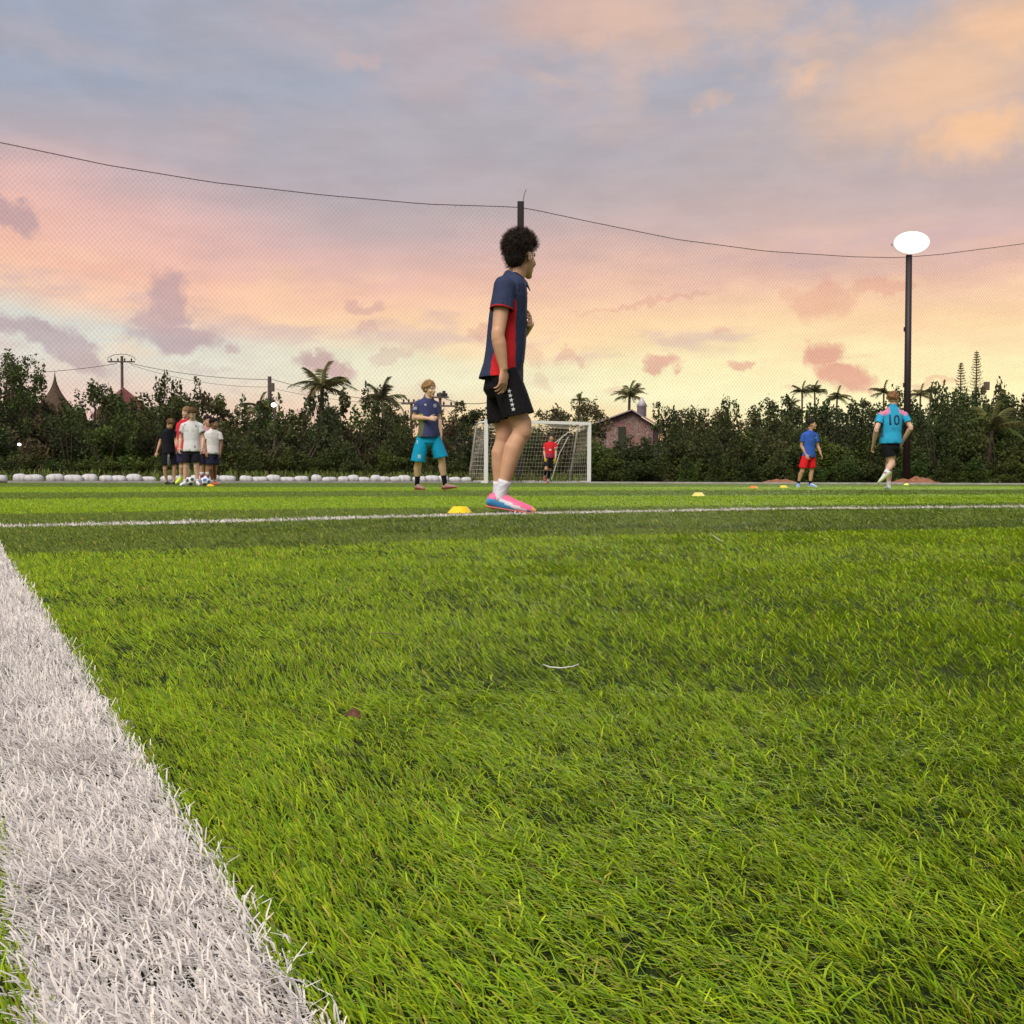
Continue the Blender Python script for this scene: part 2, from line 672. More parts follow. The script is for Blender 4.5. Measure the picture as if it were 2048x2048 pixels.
def blades(x, y, L, w, lean, la, curl, yaw):
    """ribbons with blunt tips; returns verts (n*6,3) and quads"""
    n = len(x)
    dx, dy = np.cos(la), np.sin(la)
    wx, wy = np.cos(yaw), np.sin(yaw)
    V = np.empty((n, 6, 3), np.float32)
    hm, hz = 0.5 * L * np.sin(lean * 0.75), 0.5 * L * np.cos(lean * 0.75)
    l2 = np.minimum(lean + curl, 2.0)
    tm, tz = hm + 0.5 * L * np.sin(l2), hz + 0.5 * L * np.cos(l2)
    for k, (h, z, ws) in enumerate(((0 * L, 0 * L - 0.002, 0.5), (hm, hz, 0.55), (tm, tz, 0.34))):
        z = np.maximum(z, 0.0005) if k else z
        V[:, 2 * k, 0] = x + dx * h - wx * w * ws
        V[:, 2 * k, 1] = y + dy * h - wy * w * ws
        V[:, 2 * k, 2] = z
        V[:, 2 * k + 1, 0] = x + dx * h + wx * w * ws
        V[:, 2 * k + 1, 1] = y + dy * h + wy * w * ws
        V[:, 2 * k + 1, 2] = z
    base = (np.arange(n) * 6)[:, None]
    Q = np.concatenate([base + np.array([0, 1, 3, 2]), base + np.array([2, 3, 5, 4])], axis=1).reshape(-1, 4)
    return V.reshape(-1, 3), Q


def scatter_bands():
    """tuft centres: many close to the camera, fewer and coarser far away"""
    out = []
    bands = [(0.26, 0.6, 51000, .60), (0.6, 1.0, 35000, .60), (1.0, 1.6, 17500, .60), (1.6, 2.6, 9000, .6), (2.6, 4.2, 4300, .58),
             (4.2, 7.0, 1350, .57), (7.0, 12.0, 380, .56), (12.0, 20.0, 120, .55), (20.0, 40.5, 36, .54)]
    for (a, b, dens, k) in bands:
        mg = 0.25 if b < 3 else 0.5
        wid = 2 * (k * b + mg)
        n = int(dens * wid * (b - a))
        y = rng.uniform(a, b, n)
        x = rng.uniform(-1, 1, n) * (k * b + mg)
        keep = np.abs(x) < k * y + mg
        out.append(np.stack([x[keep], y[keep], np.ones(keep.sum())], 1))
        # beside the strip in view the pile goes on, in coarser tufts
        if a < 4.0:
            continue                                # close by, patches of turf take over (below)
        far_ = k * b + mg + 2.0
        n2 = int(dens * 0.3 * 2 * far_ * (b - a))
        y = rng.uniform(a, b, n2)
        x = rng.uniform(-1, 1, n2) * far_
        keep = np.abs(x) >= k * y + mg
        out.append(np.stack([x[keep], y[keep], np.full(keep.sum(), 2.0)], 1))
    return np.concatenate(out)


def turf_patches(parent, mt):
    """square pieces of the same pile beside and behind the strip the photograph shows"""
    size = 0.40
    meshes = []
    for dk in (0, 1):
        m = 6500
        x = rng.uniform(-0.51, 0.51, m) * size
        y = rng.uniform(-0.51, 0.51, m) * size
        Vp, Qp = blades(x, y, rng.uniform(0.010, 0.017, m), rng.uniform(0.0011, 0.0018, m), np.abs(rng.normal(1.0, 0.27, m)), rad(172) + rng.normal(0, 0.45, m), rng.uniform(0, 0.4, m), rad(262) + rng.normal(0, 0.6, m))
        t = rng.random(m)[:, None]
        c = (np.array([0.415, 0.50, 0.014]) * (1 - t) + np.array([0.165, 0.335, 0.010]) * t) if not dk else (np.array([0.200, 0.260, 0.030]) * (1 - t) + np.array([0.140, 0.210, 0.026]) * t)
        me = mesh_np('turf_patch', Vp, Qp, np.repeat(c * rng.uniform(0.7, 1.25, (m, 1)), 6, axis=0))
        me.materials.append(mt)
        meshes.append(me)
    for yy in np.arange(-0.74, 4.4, size):
        lim = 0.58 * max(yy - size / 2, 0.0) + 0.25
        if yy < 0.1:                                # behind the near edge of the picture: right across
            row = np.arange(-2.6, 2.61, size)
        else:
            row = np.concatenate([-(lim + size * 0.48 + size * np.arange(6)), lim + size * 0.48 + size * np.arange(6)])
        for xx in row:
            sx, px_ = xx * VX + yy * VY, xx * NX + yy * NY
            if abs(sx + SKEW * px_ - 0.07) < 0.27 and yy < 0.3:
                continue                            # the touchline runs here
            o = obj('turf_patch', meshes[int(px_ > float(np.interp(sx, *STRIPES[0])))], None, parent)
            o.location = (xx, yy, 0.0)
            o['kind'] = 'stuff'


def build_turf():
    c = scatter_bands()
    # tufts per position -> blades
    d = np.hypot(c[:, 0], c[:, 1])
    per = 4
    x0 = np.repeat(c[:, 0], per)
    y0 = np.repeat(c[:, 1], per)
    d0 = np.repeat(d, per)
    n = len(x0)
    sc_ = np.repeat(c[:, 2], per) * np.clip(d0 / 0.9, 1.0, 18.0)                     # coarser with distance
    spread = 0.0024 * sc_
    x = x0 + rng.normal(0, 1, n) * spread
    y = y0 + rng.normal(0, 1, n) * spread
    # the cross line is tufted densely enough to read as a solid band
    sl = rng.uniform(0.0, 11.0, 16000)
    pl = np.interp(sl, *CROSS) + rng.uniform(-0.055, 0.055, len(sl))
    ex, ey = fp(sl, pl)
    pt_ = 0.2 + 3.4 * rng.random(15000) ** 1.6
    st_ = rng.uniform(LINE_S[0], LINE_S[1], len(pt_)) - SKEW * pt_
    tx, ty = fp(st_, pt_)
    ex = np.concatenate([ex, tx])
    ey = np.concatenate([ey, ty])
    x = np.concatenate([x, ex])
    y = np.concatenate([y, ey])
    de = np.hypot(ex, ey)
    d0 = np.concatenate([d0, de])
    sc_ = np.concatenate([sc_, np.clip(de / 1.6, 1.0, 18.0)])
    keep = y < edge_y(x) - 0.02
    x, y, d0, sc_ = x[keep], y[keep], d0[keep], sc_[keep]
    n = len(x)
    s = x * VX + y * VY
    p = x * NX + y * NY
    jit = rng.normal(0, 0.004, n)
    sk = s + SKEW * p + jit
    lp = p + jit - np.interp(s, *CROSS)
    white = ((sk > LINE_S[0]) & (sk < LINE_S[1])) | ((np.abs(lp) < 0.055) & (sk > LINE_S[1]))
    cl = clump_noise(x, y, 42.0, 3)
    cl2 = clump_noise(x, y, 9.0, 5)
    big = clump_noise(x, y, 2.2, 9)
    L = rng.uniform(0.0075, 0.0145, n) * (1 + 0.22 * cl + 0.10 * cl2) * np.clip(sc_ ** 0.16, 1, 1.4)
    w = rng.uniform(0.00064, 0.00104, n) * sc_ ** 0.93
    lean = np.abs(rng.normal(1.02, 0.27, n) + 0.20 * cl2 + 0.12 * cl)
    la = rad(172) + rng.normal(0, 0.33, n) + 0.40 * cl2 + 0.25 * big     # the pile lies over to the left
    wild = rng.random(n) < 0.14
    la = np.where(wild, rng.uniform(0, 6.28, n), la)
    # white fibres stand more upright and messier
    la = np.where(white & ~wild, rad(168) + rng.normal(0, 0.6, n) + 0.5 * cl, la)
    lean = np.where(white, np.abs(rng.normal(0.98, 0.33, n)), lean)
    L = np.where(white, L * 1.3, L)
    w = np.where(white, w * 1.05, w)
    curl = rng.uniform(0.0, 0.42, n) + np.where(white, rng.uniform(0, 0.35, n), 0)
    yaw = la + math.pi / 2 + rng.normal(0, 0.45, n)
    V, Q = blades(x, y, L, w, lean, la, curl, yaw)
    par = np.zeros(n)
    sg = 1.0
    for b in STRIPES:
        par += sg * (p + 2 * jit > np.interp(s, *b))
        sg = -sg
    t = rng.random(n)[:, None]
    bright = (0.95 + 0.20 * rng.normal(0, 1, n) + 0.11 * cl2 + 0.07 * big + 0.08 * cl)[:, None]
    lime = np.array([0.415, 0.50, 0.014]) * (1 - t) + np.array([0.165, 0.335, 0.010]) * t
    dark = np.array([0.200, 0.260, 0.030]) * (1 - t) + np.array([0.140, 0.210, 0.026]) * t
    col = lime * (1 - par[:, None]) + dark * par[:, None]
    tan = rng.random(n) < 0.055
    col[tan] = np.array([0.42, 0.36, 0.06])
    wt = rng.random((n, 1))
    wc = np.array([0.80, 0.72, 0.645]) * (1 - wt) + np.array([0.69, 0.64, 0.615]) * wt
    col = np.where(white[:, None], wc, col * np.clip(bright, 0.55, 1.6))
    col = np.clip(col, 0.004, 0.9)
    # a few green fibres stray into the white and the other way round
    col6 = np.repeat(col, 6, axis=0).reshape(n, 6, 3)
    for sel, nm, lab, cat_, mt in ((~white, 'grass', 'artificial green grass blades of the pitch in light and dark stripes', 'grass', attr_mat('turf_fibre', 0.5, 0.16, 0.25)),
                                   (white, 'white_line', 'white artificial grass fibres marking the lines of the pitch', 'line marking', attr_mat('white_fibre', 0.5, 0.3, 0.15))):
        i1 = np.nonzero(sel & (d0 < 1.05))[0]         # bent blades near the camera
        i2 = np.nonzero(sel & (d0 >= 1.05))[0]        # straight ones beyond
        VV, CC = V.reshape(n, 6, 3), col6
        vv = np.concatenate([VV[i1].reshape(-1, 3), VV[i2][:, [0, 1, 4, 5]].reshape(-1, 3)])
        cc = np.concatenate([CC[i1].reshape(-1, 3), CC[i2][:, [0, 1, 4, 5]].reshape(-1, 3)])
        b1 = (np.arange(len(i1)) * 6)[:, None]
        b2 = (np.arange(len(i2)) * 4 + 6 * len(i1))[:, None]
        qq = np.concatenate([np.concatenate([b1 + np.array([0, 1, 3, 2]), b1 + np.array([2, 3, 5, 4])], axis=1).reshape(-1, 4), b2 + np.array([0, 1, 3, 2])])
        o = obj(nm, mesh_np(nm, vv, qq, cc), mt)
        tag(o, lab, cat_, kind='stuff')
        if nm == 'grass':
            turf_patches(o, mt)


build_turf()


# ------------------------------------------------------------------ vegetation
LEAF = attr_mat('leaf', 0.6, 0.2, 0.22, each=True)
BARK = mat('bark', (0.085, 0.062, 0.045), 0.9, 0.15, 6, 0.3, 0.5, 30)


def leaf_cloud(r, lobes, n, size, cols, shell=0.45, droop=0.0):
    """leaf-sized diamonds through the volume of the lobes"""
    wts = np.array([l[1][0] * l[1][1] * l[1][2] for l in lobes]) ** 0.7
    which = r.choice(len(lobes), n, p=wts / wts.sum())
    C = np.array([l[0] for l in lobes])[which]
    Rr = np.array([l[1] for l in lobes])[which]
    d = r.normal(0, 1, (n, 3))
    d /= np.linalg.norm(d, axis=1)[:, None]
    rad_ = shell + (1 - shell) * r.random(n) ** 0.7
    rad_ *= 1 + 0.10 * r.normal(0, 1, n)
    c = C + Rr * d * rad_[:, None]
    # leaf axis: outward with random tilt
    ax = d * 0.6 + r.normal(0, 0.6, (n, 3))
    ax[:, 2] -= droop
    ax /= np.linalg.norm(ax, axis=1)[:, None]
    sd = np.cross(ax, r.normal(0, 1, (n, 3)))
    sd /= np.linalg.norm(sd, axis=1)[:, None]
    nm = np.cross(ax, sd)
    L = (size * r.uniform(0.6, 1.35, n))[:, None]
    W = L * r.uniform(0.26, 0.42, n)[:, None]
    V = np.empty((n, 4, 3), np.float32)
    V[:, 0] = c - ax * L * 0.5
    V[:, 1] = c + sd * W + nm * W * 0.35
    V[:, 2] = c + ax * L * 0.5
    V[:, 3] = c - sd * W + nm * W * 0.35
    cols = np.asarray(cols)
    k = r.integers(0, len(cols), len(lobes))[which]
    k = np.where(r.random(n) < 0.3, r.integers(0, len(cols), n), k)
    cc = cols[k] * (1 + 0.25 * r.normal(0, 1, n))[:, None].clip(-0.3, 0.5)
    cc = np.clip(cc, 0.003, 0.5)
    return V.reshape(-1, 3), np.repeat(cc, 4, axis=0)


def quads(n):
    return np.arange(n * 4).reshape(-1, 4)


DARKG = [(0.095, 0.145, 0.036), (0.125, 0.175, 0.042), (0.078, 0.120, 0.040), (0.150, 0.180, 0.052)]
BROWNG = [(0.165, 0.150, 0.058), (0.190, 0.155, 0.070), (0.125, 0.140, 0.050), (0.205, 0.160, 0.080)]
MIDG = [(0.140, 0.205, 0.042), (0.180, 0.240, 0.056), (0.118, 0.175, 0.040)]


def bush_meshes(name, seed, cols, n=2600, size=0.17, ragged=0.3):
    """unit-ish shrub about 4 m wide and 3 m tall: (crown, trunk) meshes"""
    r = np.random.default_rng(seed)
    lobes = []
    for i in range(r.integers(9, 13)):
        a = r.uniform(0, 6.28)
        q = r.uniform(0.1, 1.35)
        h = r.uniform(0.5, 2.35) - 0.35 * q
        s = r.uniform(0.5, 0.85)
        lobes.append(((q * math.cos(a), q * math.sin(a) * 0.7, h), (s * 1.1, s, s * r.uniform(0.7, 1.0))))
    for i in range(int(14 * ragged)):
        a = r.uniform(0, 6.28)
        q = r.uniform(0.2, 1.5)
        lobes.append(((q * math.cos(a), q * math.sin(a) * 0.6, r.uniform(2.3, 3.0)), (0.22, 0.22, 0.42)))
    V, c = leaf_cloud(r, lobes, n, size, cols, 0.35)
    V[:, 2] = np.maximum(V[:, 2], 0.02)
    crown = mesh_np('crown', V, quads(n), c)
    crown.materials.append(LEAF)
    t = MB()
    for i in range(5):
        a = r.uniform(0, 6.28)
        q = r.uniform(0.5, 1.1)
        t.tube([(0.12 * math.cos(a), 0.12 * math.sin(a), -0.1), (0.4 * q * math.cos(a), 0.4 * q * math.sin(a), 0.9), (q * math.cos(a), q * math.sin(a), r.uniform(1.7, 2.5))], [0.06, 0.045, 0.012], 6)
    tm = pyd('trunk', t.v, t.f)
    tm.materials.append(BARK)
    return crown, tm


BUSH = [bush_meshes('b', 100 + i, [DARKG, DARKG, BROWNG, MIDG, DARKG, BROWNG, DARKG + MIDG, DARKG + BROWNG][i], 4200, 0.15, 0.3 + 0.1 * (i % 3)) for i in range(8)]
r_ = random.Random(11)


def shrub(px, top, d, width, label, group, kind=None, name='shrub'):
    g = G(px, d)
    h = P(px, top, d).z
    e = empty(name, (g.x, g.y, -0.02), r_.uniform(0, 6.28))
    k = r_.randrange(8) if kind is None else r_.choice(kind)
    e.scale = (width / 3.6, width / 3.6, h / 2.7)
    obj('crown', BUSH[k][0], None, e)
    obj('trunk', BUSH[k][1], None, e)
    return tag(e, label, 'shrub', group)


def profile(pts):
    xs = [a for a, _ in pts]
    ys = [b for _, b in pts]
    return lambda x: float(np.interp(x, xs, ys))


# skyline of the growth behind the pitch (photo pixels) in two rows
back_top = profile([(-260, 790), (0, 770), (60, 775), (90, 800), (150, 822), (190, 795), (300, 800), (360, 790), (420, 806), (480, 816), (560, 812), (640, 798), (720, 804), (800, 814), (850, 838), (900, 850), (960, 845), (1060, 850),
                    (1110, 826), (1165, 850), (1190, 888), (1300, 888), (1325, 860), (1360, 832), (1420, 822), (1500, 824), (1560, 812), (1640, 815), (1720, 818), (1780, 808), (1850, 806), (1900, 798), (2000, 806), (2300, 800)])
front_top = profile([(-260, 850), (0, 845), (200, 835), (420, 850), (600, 845), (800, 855), (930, 880), (1100, 880), (1200, 888), (1300, 884), (1330, 866), (1450, 862), (1600, 868), (1760, 868), (1900, 850), (2300, 845)])

zones = [(-400, 300, 'left of the group of players'), (300, 470, 'behind the group of players'), (470, 800, 'left of the cyan-shorts player'), (800, 960, 'beside the left goal post'),
         (960, 1190, 'behind the goal net'), (1190, 1560, 'right of the goal'), (1560, 1780, 'behind the runner'), (1780, 2600, 'right of the lamp post')]


def zone(px):
    for a, b, n in zones:
        if a <= px < b:
            return n
    return zones[-1][2]


px = -170.0
while px < 2220:                                   # farthest row closes the gaps
    d = r_.uniform(60, 64)
    w = r_.uniform(4.2, 5.6)
    if not (1165 < px < 1325):
     shrub(px, back_top(px) + r_.uniform(14, 34), d, w, 'broad dark farthest-row shrub ' + zone(px), 'farthest row ' + zone(px), [0, 2, 4, 5, 7])
    px += w * F_PX / d * 0.36
px = -170.0
i = 0
while px < 2220:
    d = 53 + r_.uniform(-3, 4) + (4 if px > 1000 else 0)
    w = r_.uniform(3.2, 4.6)
    shrub(px, back_top(px) + r_.uniform(-14, 18), d, w, 'tall dark back-row shrub ' + zone(px), 'back row of the thicket ' + zone(px), [0, 1, 4, 6, 7, 2] if px < 900 else [0, 1, 4, 5, 6, 7])
    px += w * F_PX / d * 0.42
px = -170.0
while px < 2220:
    d = r_.uniform(46.0, 49.5) + (0 if px > 500 else -4)
    w = r_.uniform(2.6, 3.8)
    if not (940 < px < 1170):
        shrub(px, front_top(px) + r_.uniform(-10, 18), d, w, 'leafy green front-row shrub ' + zone(px), 'front row of the thicket ' + zone(px), [0, 3, 4, 6, 1] if px > 900 else [0, 1, 3, 6, 7])
    px += w * F_PX / d * 0.5
px = -150.0
while px < 2200:
    d = r_.uniform(43.6, 45.0) + (0 if px > 500 else -4.0)
    w = r_.uniform(1.5, 2.4)
    shrub(px, r_.uniform(905, 925), d, w, 'low weedy border shrub ' + zone(px), 'low growth ' + zone(px), [3, 6, 0], 'low_shrub')
    px += w * F_PX / d * 0.75


# tall weeds at the foot of the thicket: nobody could count them
def weeds():
    n = 5200
    x = rng.uniform(-24, 3, n)
    y = edge_y(x) + rng.uniform(0.9, 3.2, n)
    L = rng.uniform(0.15, 0.5, n)
    V, Q = blades(x, y, L, rng.uniform(0.02, 0.04, n), np.abs(rng.normal(0.25, 0.25, n)), rng.uniform(0, 6.28, n), rng.uniform(0, 0.5, n), rng.uniform(0, 3.14, n))
    c = np.array(MIDG + [(0.10, 0.085, 0.04)])[rng.integers(0, 4, n)] * rng.uniform(0.7, 1.3, (n, 1))
    o = obj('weeds', mesh_np('weeds', V, Q, np.repeat(c, 6, axis=0)), LEAF)
    tag(o, 'tall wild grass and weeds along the foot of the thicket', 'weeds', kind='stuff')


weeds()


def tree(px, top, base_h, d, cw, label, seed, cols=DARKG, n=2600, size=0.2, open_=0.35, spires=0):
    """tapered trunk with limbs and a ragged crown"""
    r = np.random.default_rng(seed)
    g = G(px, d)
    H = P(px, top, d).z
    e = empty('tree', (g.x, g.y, -0.02))
    t = MB()
    lean = r.uniform(-0.3, 0.3)
    t.tube([(0, 0, 0), (lean * 0.3, 0, H * 0.3), (lean, 0, H * 0.72)], [0.05 * H * 0.5, 0.035 * H * 0.5, 0.02], 8)
    lobes = []
    nl = 9
    ch = H * (1 - base_h)
    for k in range(nl):
        a = r.uniform(0, 6.28)
        q = cw * 0.5 * r.uniform(0.15, 0.75)
        z = H * base_h + ch * r.uniform(0.15, 0.8)
        s = cw * r.uniform(0.14, 0.24)
        lobes.append(((q * math.cos(a), q * math.sin(a), z), (s, s, s * 0.8)))
        t.tube([(lean * 0.4, 0, H * 0.35), (q * 0.5 * math.cos(a), q * 0.5 * math.sin(a), (z + H * 0.35) / 2), (q * math.cos(a), q * math.sin(a), z)], [0.06, 0.035, 0.01], 5)
    lobes.append(((lean, 0, H - cw * 0.16), (cw * 0.16, cw * 0.16, cw * 0.16)))
    for k in range(spires):
        a = r.uniform(0, 6.28)
        q = cw * 0.4 * r.random()
        lobes.append(((q * math.cos(a), q * math.sin(a), H * r.uniform(0.82, 0.95)), (cw * 0.06, cw * 0.06, H * 0.09)))
    t.build('trunk', BARK, e)
    V, c = leaf_cloud(r, lobes, n, size, cols, open_)
    obj('crown', mesh_np('crown', V, quads(n), c), LEAF, e)
    return tag(e, label, 'tree')


tree(20, 700, 0.25, 50, 3.2, 'feathery tall tree at the left edge with thin upright tops', 1, BROWNG + MIDG, 2600, 0.13, 0.2, 6)
tree(62, 708, 0.3, 51, 2.2, 'slender brownish tree with wispy top next to the thatched spire', 2, BROWNG + MIDG, 1500, 0.12, 0.2, 6)
tree(84, 745, 0.3, 52, 1.6, 'thin-leaved small tree leaning beside the pointed brown roof', 3, BROWNG, 1300, 0.12, 0.2, 4)
tree(-40, 735, 0.2, 49, 4.6, 'broad dark tree cut off by the left edge of the picture', 4, DARKG + BROWNG, 3000, 0.16)
tree(186, 758, 0.3, 54, 3.0, 'open-crowned tree between the thatched spire and the red roof', 5, DARKG + MIDG, 1700, 0.17, 0.25, 3)
tree(232, 785, 0.3, 56, 2.6, 'small dark tree in front of the red pyramid roof', 6, DARKG, 1500, 0.16, 0.3, 3)
tree(290, 782, 0.3, 55, 2.6, 'dark tree right of the red pyramid roof', 8, DARKG, 1500, 0.16, 0.3, 3)
tree(362, 783, 0.3, 55, 2.6, 'bushy tree rising behind the white-shirted player', 9, DARKG + BROWNG, 1700, 0.16, 0.3, 3)
tree(430, 788, 0.3, 56, 2.4, 'olive pointed tree right of the group of players', 10, MIDG + BROWNG, 1600, 0.15, 0.3, 4)
tree(925, 800, 0.35, 62, 2.6, 'round dark tree beside the power pole left of the goal', 12, DARKG, 2200, 0.16, 0.4)
tree(900, 818, 0.3, 61, 2.4, 'lower dark round tree left of the goal', 13, DARKG, 1500, 0.16, 0.4)
tree(960, 812, 0.35, 62, 2.2, 'small open tree above the left end of the crossbar', 14, DARKG, 1100, 0.16, 0.3)
tree(1160, 795, 0.35, 70, 3.2, 'leaning spindly tree with a bare raised branch above the goal', 15, BROWNG + DARKG, 1500, 0.16, 0.25, 5)
tree(1115, 815, 0.3, 68, 3.6, 'brownish low tree above the goal crossbar', 16, BROWNG + DARKG, 1900, 0.17, 0.35)
tree(1190, 816, 0.3, 80, 3.0, 'brown-green tree left of the painted house', 17, BROWNG + DARKG, 1700, 0.17, 0.35)
tree(1316, 803, 0.3, 72, 1.4, 'narrow columnar tree right of the painted house', 18, DARKG, 1000, 0.15, 0.3, 4)
tree(1382, 808, 0.3, 80, 4.6, 'wide flat-topped tree right of the painted house', 19, BROWNG, 2000, 0.18, 0.3, 3)
tree(1440, 815, 0.3, 78, 3.8, 'hazy brown tree in the middle of the right skyline', 20, BROWNG, 1700, 0.18, 0.3, 3)
tree(1500, 812, 0.3, 74, 3.6, 'dark tree left of the pair of areca palms', 21, DARKG + BROWNG, 1700, 0.18, 0.3, 3)
tree(1573, 790, 0.35, 72, 2.4, 'round-tufted dark tree below the pair of areca palms', 22, DARKG, 1500, 0.17, 0.3, 2)
tree(1645, 806, 0.3, 73, 3.4, 'dark tree behind the boy in red shorts', 23, DARKG + BROWNG, 1700, 0.17, 0.3, 2)
tree(1915, 776, 0.15, 52, 6.2, 'broad dark bushy tree below the two tiered pines', 24, DARKG, 5200, 0.15, 0.4, 5)
tree(2020, 790, 0.15, 53, 5.0, 'dark spreading tree at the right edge of the picture', 25, DARKG, 3600, 0.15, 0.4, 6)
tree(1730, 800, 0.3, 66, 2.6, 'dark rounded tree behind the runner', 26, DARKG + BROWNG, 1600, 0.16, 0.35)


def frond_mesh(r, L, pairs, ll, drop, col):
    """one palm frond along +X"""
    V = []
    Fc = []
    C = []
    pts = []
    for i in range(9):
        t = i / 8
        pts.append(Vector((L * t * (1 - 0.12 * t), 0, L * (0.32 * t - drop * t * t))))
    mb = MB().tube(pts, [0.03 * (1 - 0.85 * i / 8) + 0.004 for i in range(9)], 4)
    V = [tuple(v) for v in mb.v]
    Fq = [f for f in mb.f]
    C = [np.array(col) * 1.2] * len(V)
    for k in range(pairs):
        t = 0.1 + 0.88 * k / pairs
        q = t * 8
        i = min(int(q), 7)
        p = pts[i].lerp(pts[i + 1], q - i)
        d = (pts[i + 1] - pts[i]).normalized()
        for sgn in (-1, 1):
            l = ll * (1 - 0.55 * abs(t - 0.4)) * r.uniform(0.8, 1.15)
            tip = p + d * l * 0.45 + Vector((0, sgn * l * 0.75, -l * r.uniform(0.35, 0.75)))
            w = d * 0.017
            b = len(V)
            V += [tuple(p - w), tuple(p + w), tuple(p.lerp(tip, 0.55) + w + Vector((0, 0, 0.03))), tuple(tip)]
            Fq.append((b, b + 1, b + 2, b + 3))
            C += [np.array(col) * r.uniform(0.6, 1.3)] * 4
    me = pyd('frond', V, Fq)
    set_col(me, np.array(C))
    me.materials.append(LEAF)
    return me


FROND = [frond_mesh(random.Random(k), 1.0, 16, 0.30, [0.35, 0.6, 0.95][k % 3], [(0.12, 0.125, 0.045), (0.16, 0.13, 0.06), (0.10, 0.11, 0.04)][k % 3]) for k in range(6)]


def palm(px, top, d, fl, nf, label, seed, trunk_r=0.13, up=0.0, name='palm_tree', crown_at=None):
    r = random.Random(seed)
    g = G(px, d)
    fl *= 0.86
    H = P(px, top, d).z - fl * 0.42
    e = empty(name, (g.x, g.y, -0.02), 0)
    b = r.uniform(-0.5, 0.5)
    MB().tube([(b, 0, 0), (b * 0.6, 0, H * 0.35), (b * 0.2, 0, H * 0.7), (0, 0, H)], [trunk_r * 1.4, trunk_r, trunk_r * 0.9, trunk_r * 0.8], 8).build('trunk', BARK, e, True)
    for i in range(nf):
        f = obj('frond', FROND[r.randrange(6)], None, e)
        f.location = (0, 0, H)
        f.rotation_euler = (r.uniform(-0.3, 0.3), -r.uniform(-0.25, 0.9) - up, i * 2.4 + r.uniform(-0.3, 0.3))
        s = fl * r.uniform(0.8, 1.1)
        f.scale = (s, s, s)
    s = obj('frond', FROND[0], None, e)       # the unopened spear leaf
    s.location = (0, 0, H)
    s.rotation_euler = (0, -1.35, 0.4)
    s.scale = (fl, fl * 0.25, fl)
    return tag(e, label, 'palm')


palm(645, 748, 54, 1.95, 17, 'large coconut palm with drooping fronds left of the player in cyan shorts', 1)
palm(765, 775, 56, 1.7, 13, 'coconut palm with a spear leaf just left of the player in cyan shorts', 2)
palm(1258, 776, 82, 1.75, 18, 'coconut palm standing behind the painted house', 3)
palm(520, 800, 56, 1.3, 11, 'low palm tuft beside the thin power pole and round lamp', 4)
palm(1602, 772, 76, 1.15, 16, 'left one of the pair of areca palms above the boy in red shorts', 5, 0.08)
palm(1627, 772, 77, 1.2, 16, 'right one of the pair of areca palms above the boy in red shorts', 6, 0.08)
palm(1672, 783, 74, 1.3, 17, 'areca palm with a ball-shaped crown right of the palm pair', 7, 0.08)
palm(1724, 804, 78, 0.9, 12, 'small palm poking out left of the runner', 8, 0.07)
palm(1765, 772, 74, 1.3, 16, 'palm directly left of the runner\'s head', 9, 0.08)
palm(1838, 778, 74, 1.2, 15, 'left one of two small palms right of the lamp post', 10, 0.08)
palm(1858, 774, 76, 1.1, 15, 'right one of two small palms right of the lamp post', 11, 0.08)
palm(1580, 800, 75, 0.9, 12, 'short palm below the areca palm pair', 12, 0.08)
palm(1982, 830, 47, 1.9, 11, 'green banana-like palm growing in front of the dark tree at the right', 13, 0.09, 0.2)
palm(1158, 792, 71, 0.9, 9, 'small palm tuft above the goal crossbar', 14, 0.06)


def norfolk(px, top, d, label, seed):
    r = np.random.default_rng(seed)
    g = G(px, d)
    H = P(px, top, d).z
    e = empty('pine_tree', (g.x, g.y, -0.02))
    MB().tube([(0, 0, 0), (0, 0, H * 0.5), (0, 0, H)], [0.16, 0.1, 0.02], 7).build('trunk', BARK, e, True)
    V = []
    F_ = []
    C = []
    z = H * 0.4
    while z < H - 0.08:
        t = (H - z) / (H * 0.6)
        L = 0.08 + 1.05 * t ** 0.85
        nb = 6
        a0 = r.uniform(0, 6.28)
        for k in range(nb):
            a = a0 + 6.28 * k / nb + r.uniform(-0.25, 0.25)
            dr = np.array([math.cos(a), math.sin(a), 0.0])
            Lb = L * r.uniform(0.65, 1.12)
            up_ = r.uniform(0.12, 0.42)
            for q in np.linspace(0.1, 1.0, 12):
                p = dr * Lb * q + np.array([0, 0, z + up_ * Lb * q * q])
                for m_ in range(2):
                    ax = dr * 0.5 + r.normal(0, 0.5, 3) + np.array([0, 0, 0.35])
                    ax /= np.linalg.norm(ax)
                    sd = np.cross(ax, r.normal(0, 1, 3))
                    sd /= np.linalg.norm(sd)
                    l_ = 0.085 * r.uniform(0.6, 1.3)
                    b = len(V)
                    V += [p - sd * 0.012, p + ax * l_ * 0.5 + sd * 0.02, p + ax * l_, p + ax * l_ * 0.5 - sd * 0.02]
                    F_.append((b, b + 1, b + 2, b + 3))
                    C += [np.array([0.12, 0.105, 0.05]) * r.uniform(0.6, 1.3)] * 4
        z += 0.17 + 0.16 * t
    obj('crown', mesh_np('crown', np.array(V), np.array(F_), np.array(C)), LEAF, e)
    return tag(e, label, 'pine')


norfolk(1918, 724, 80, 'shorter of the two tiered pines on the right skyline', 3)
norfolk(1949, 700, 80, 'taller of the two tiered pines on the right skyline', 4)


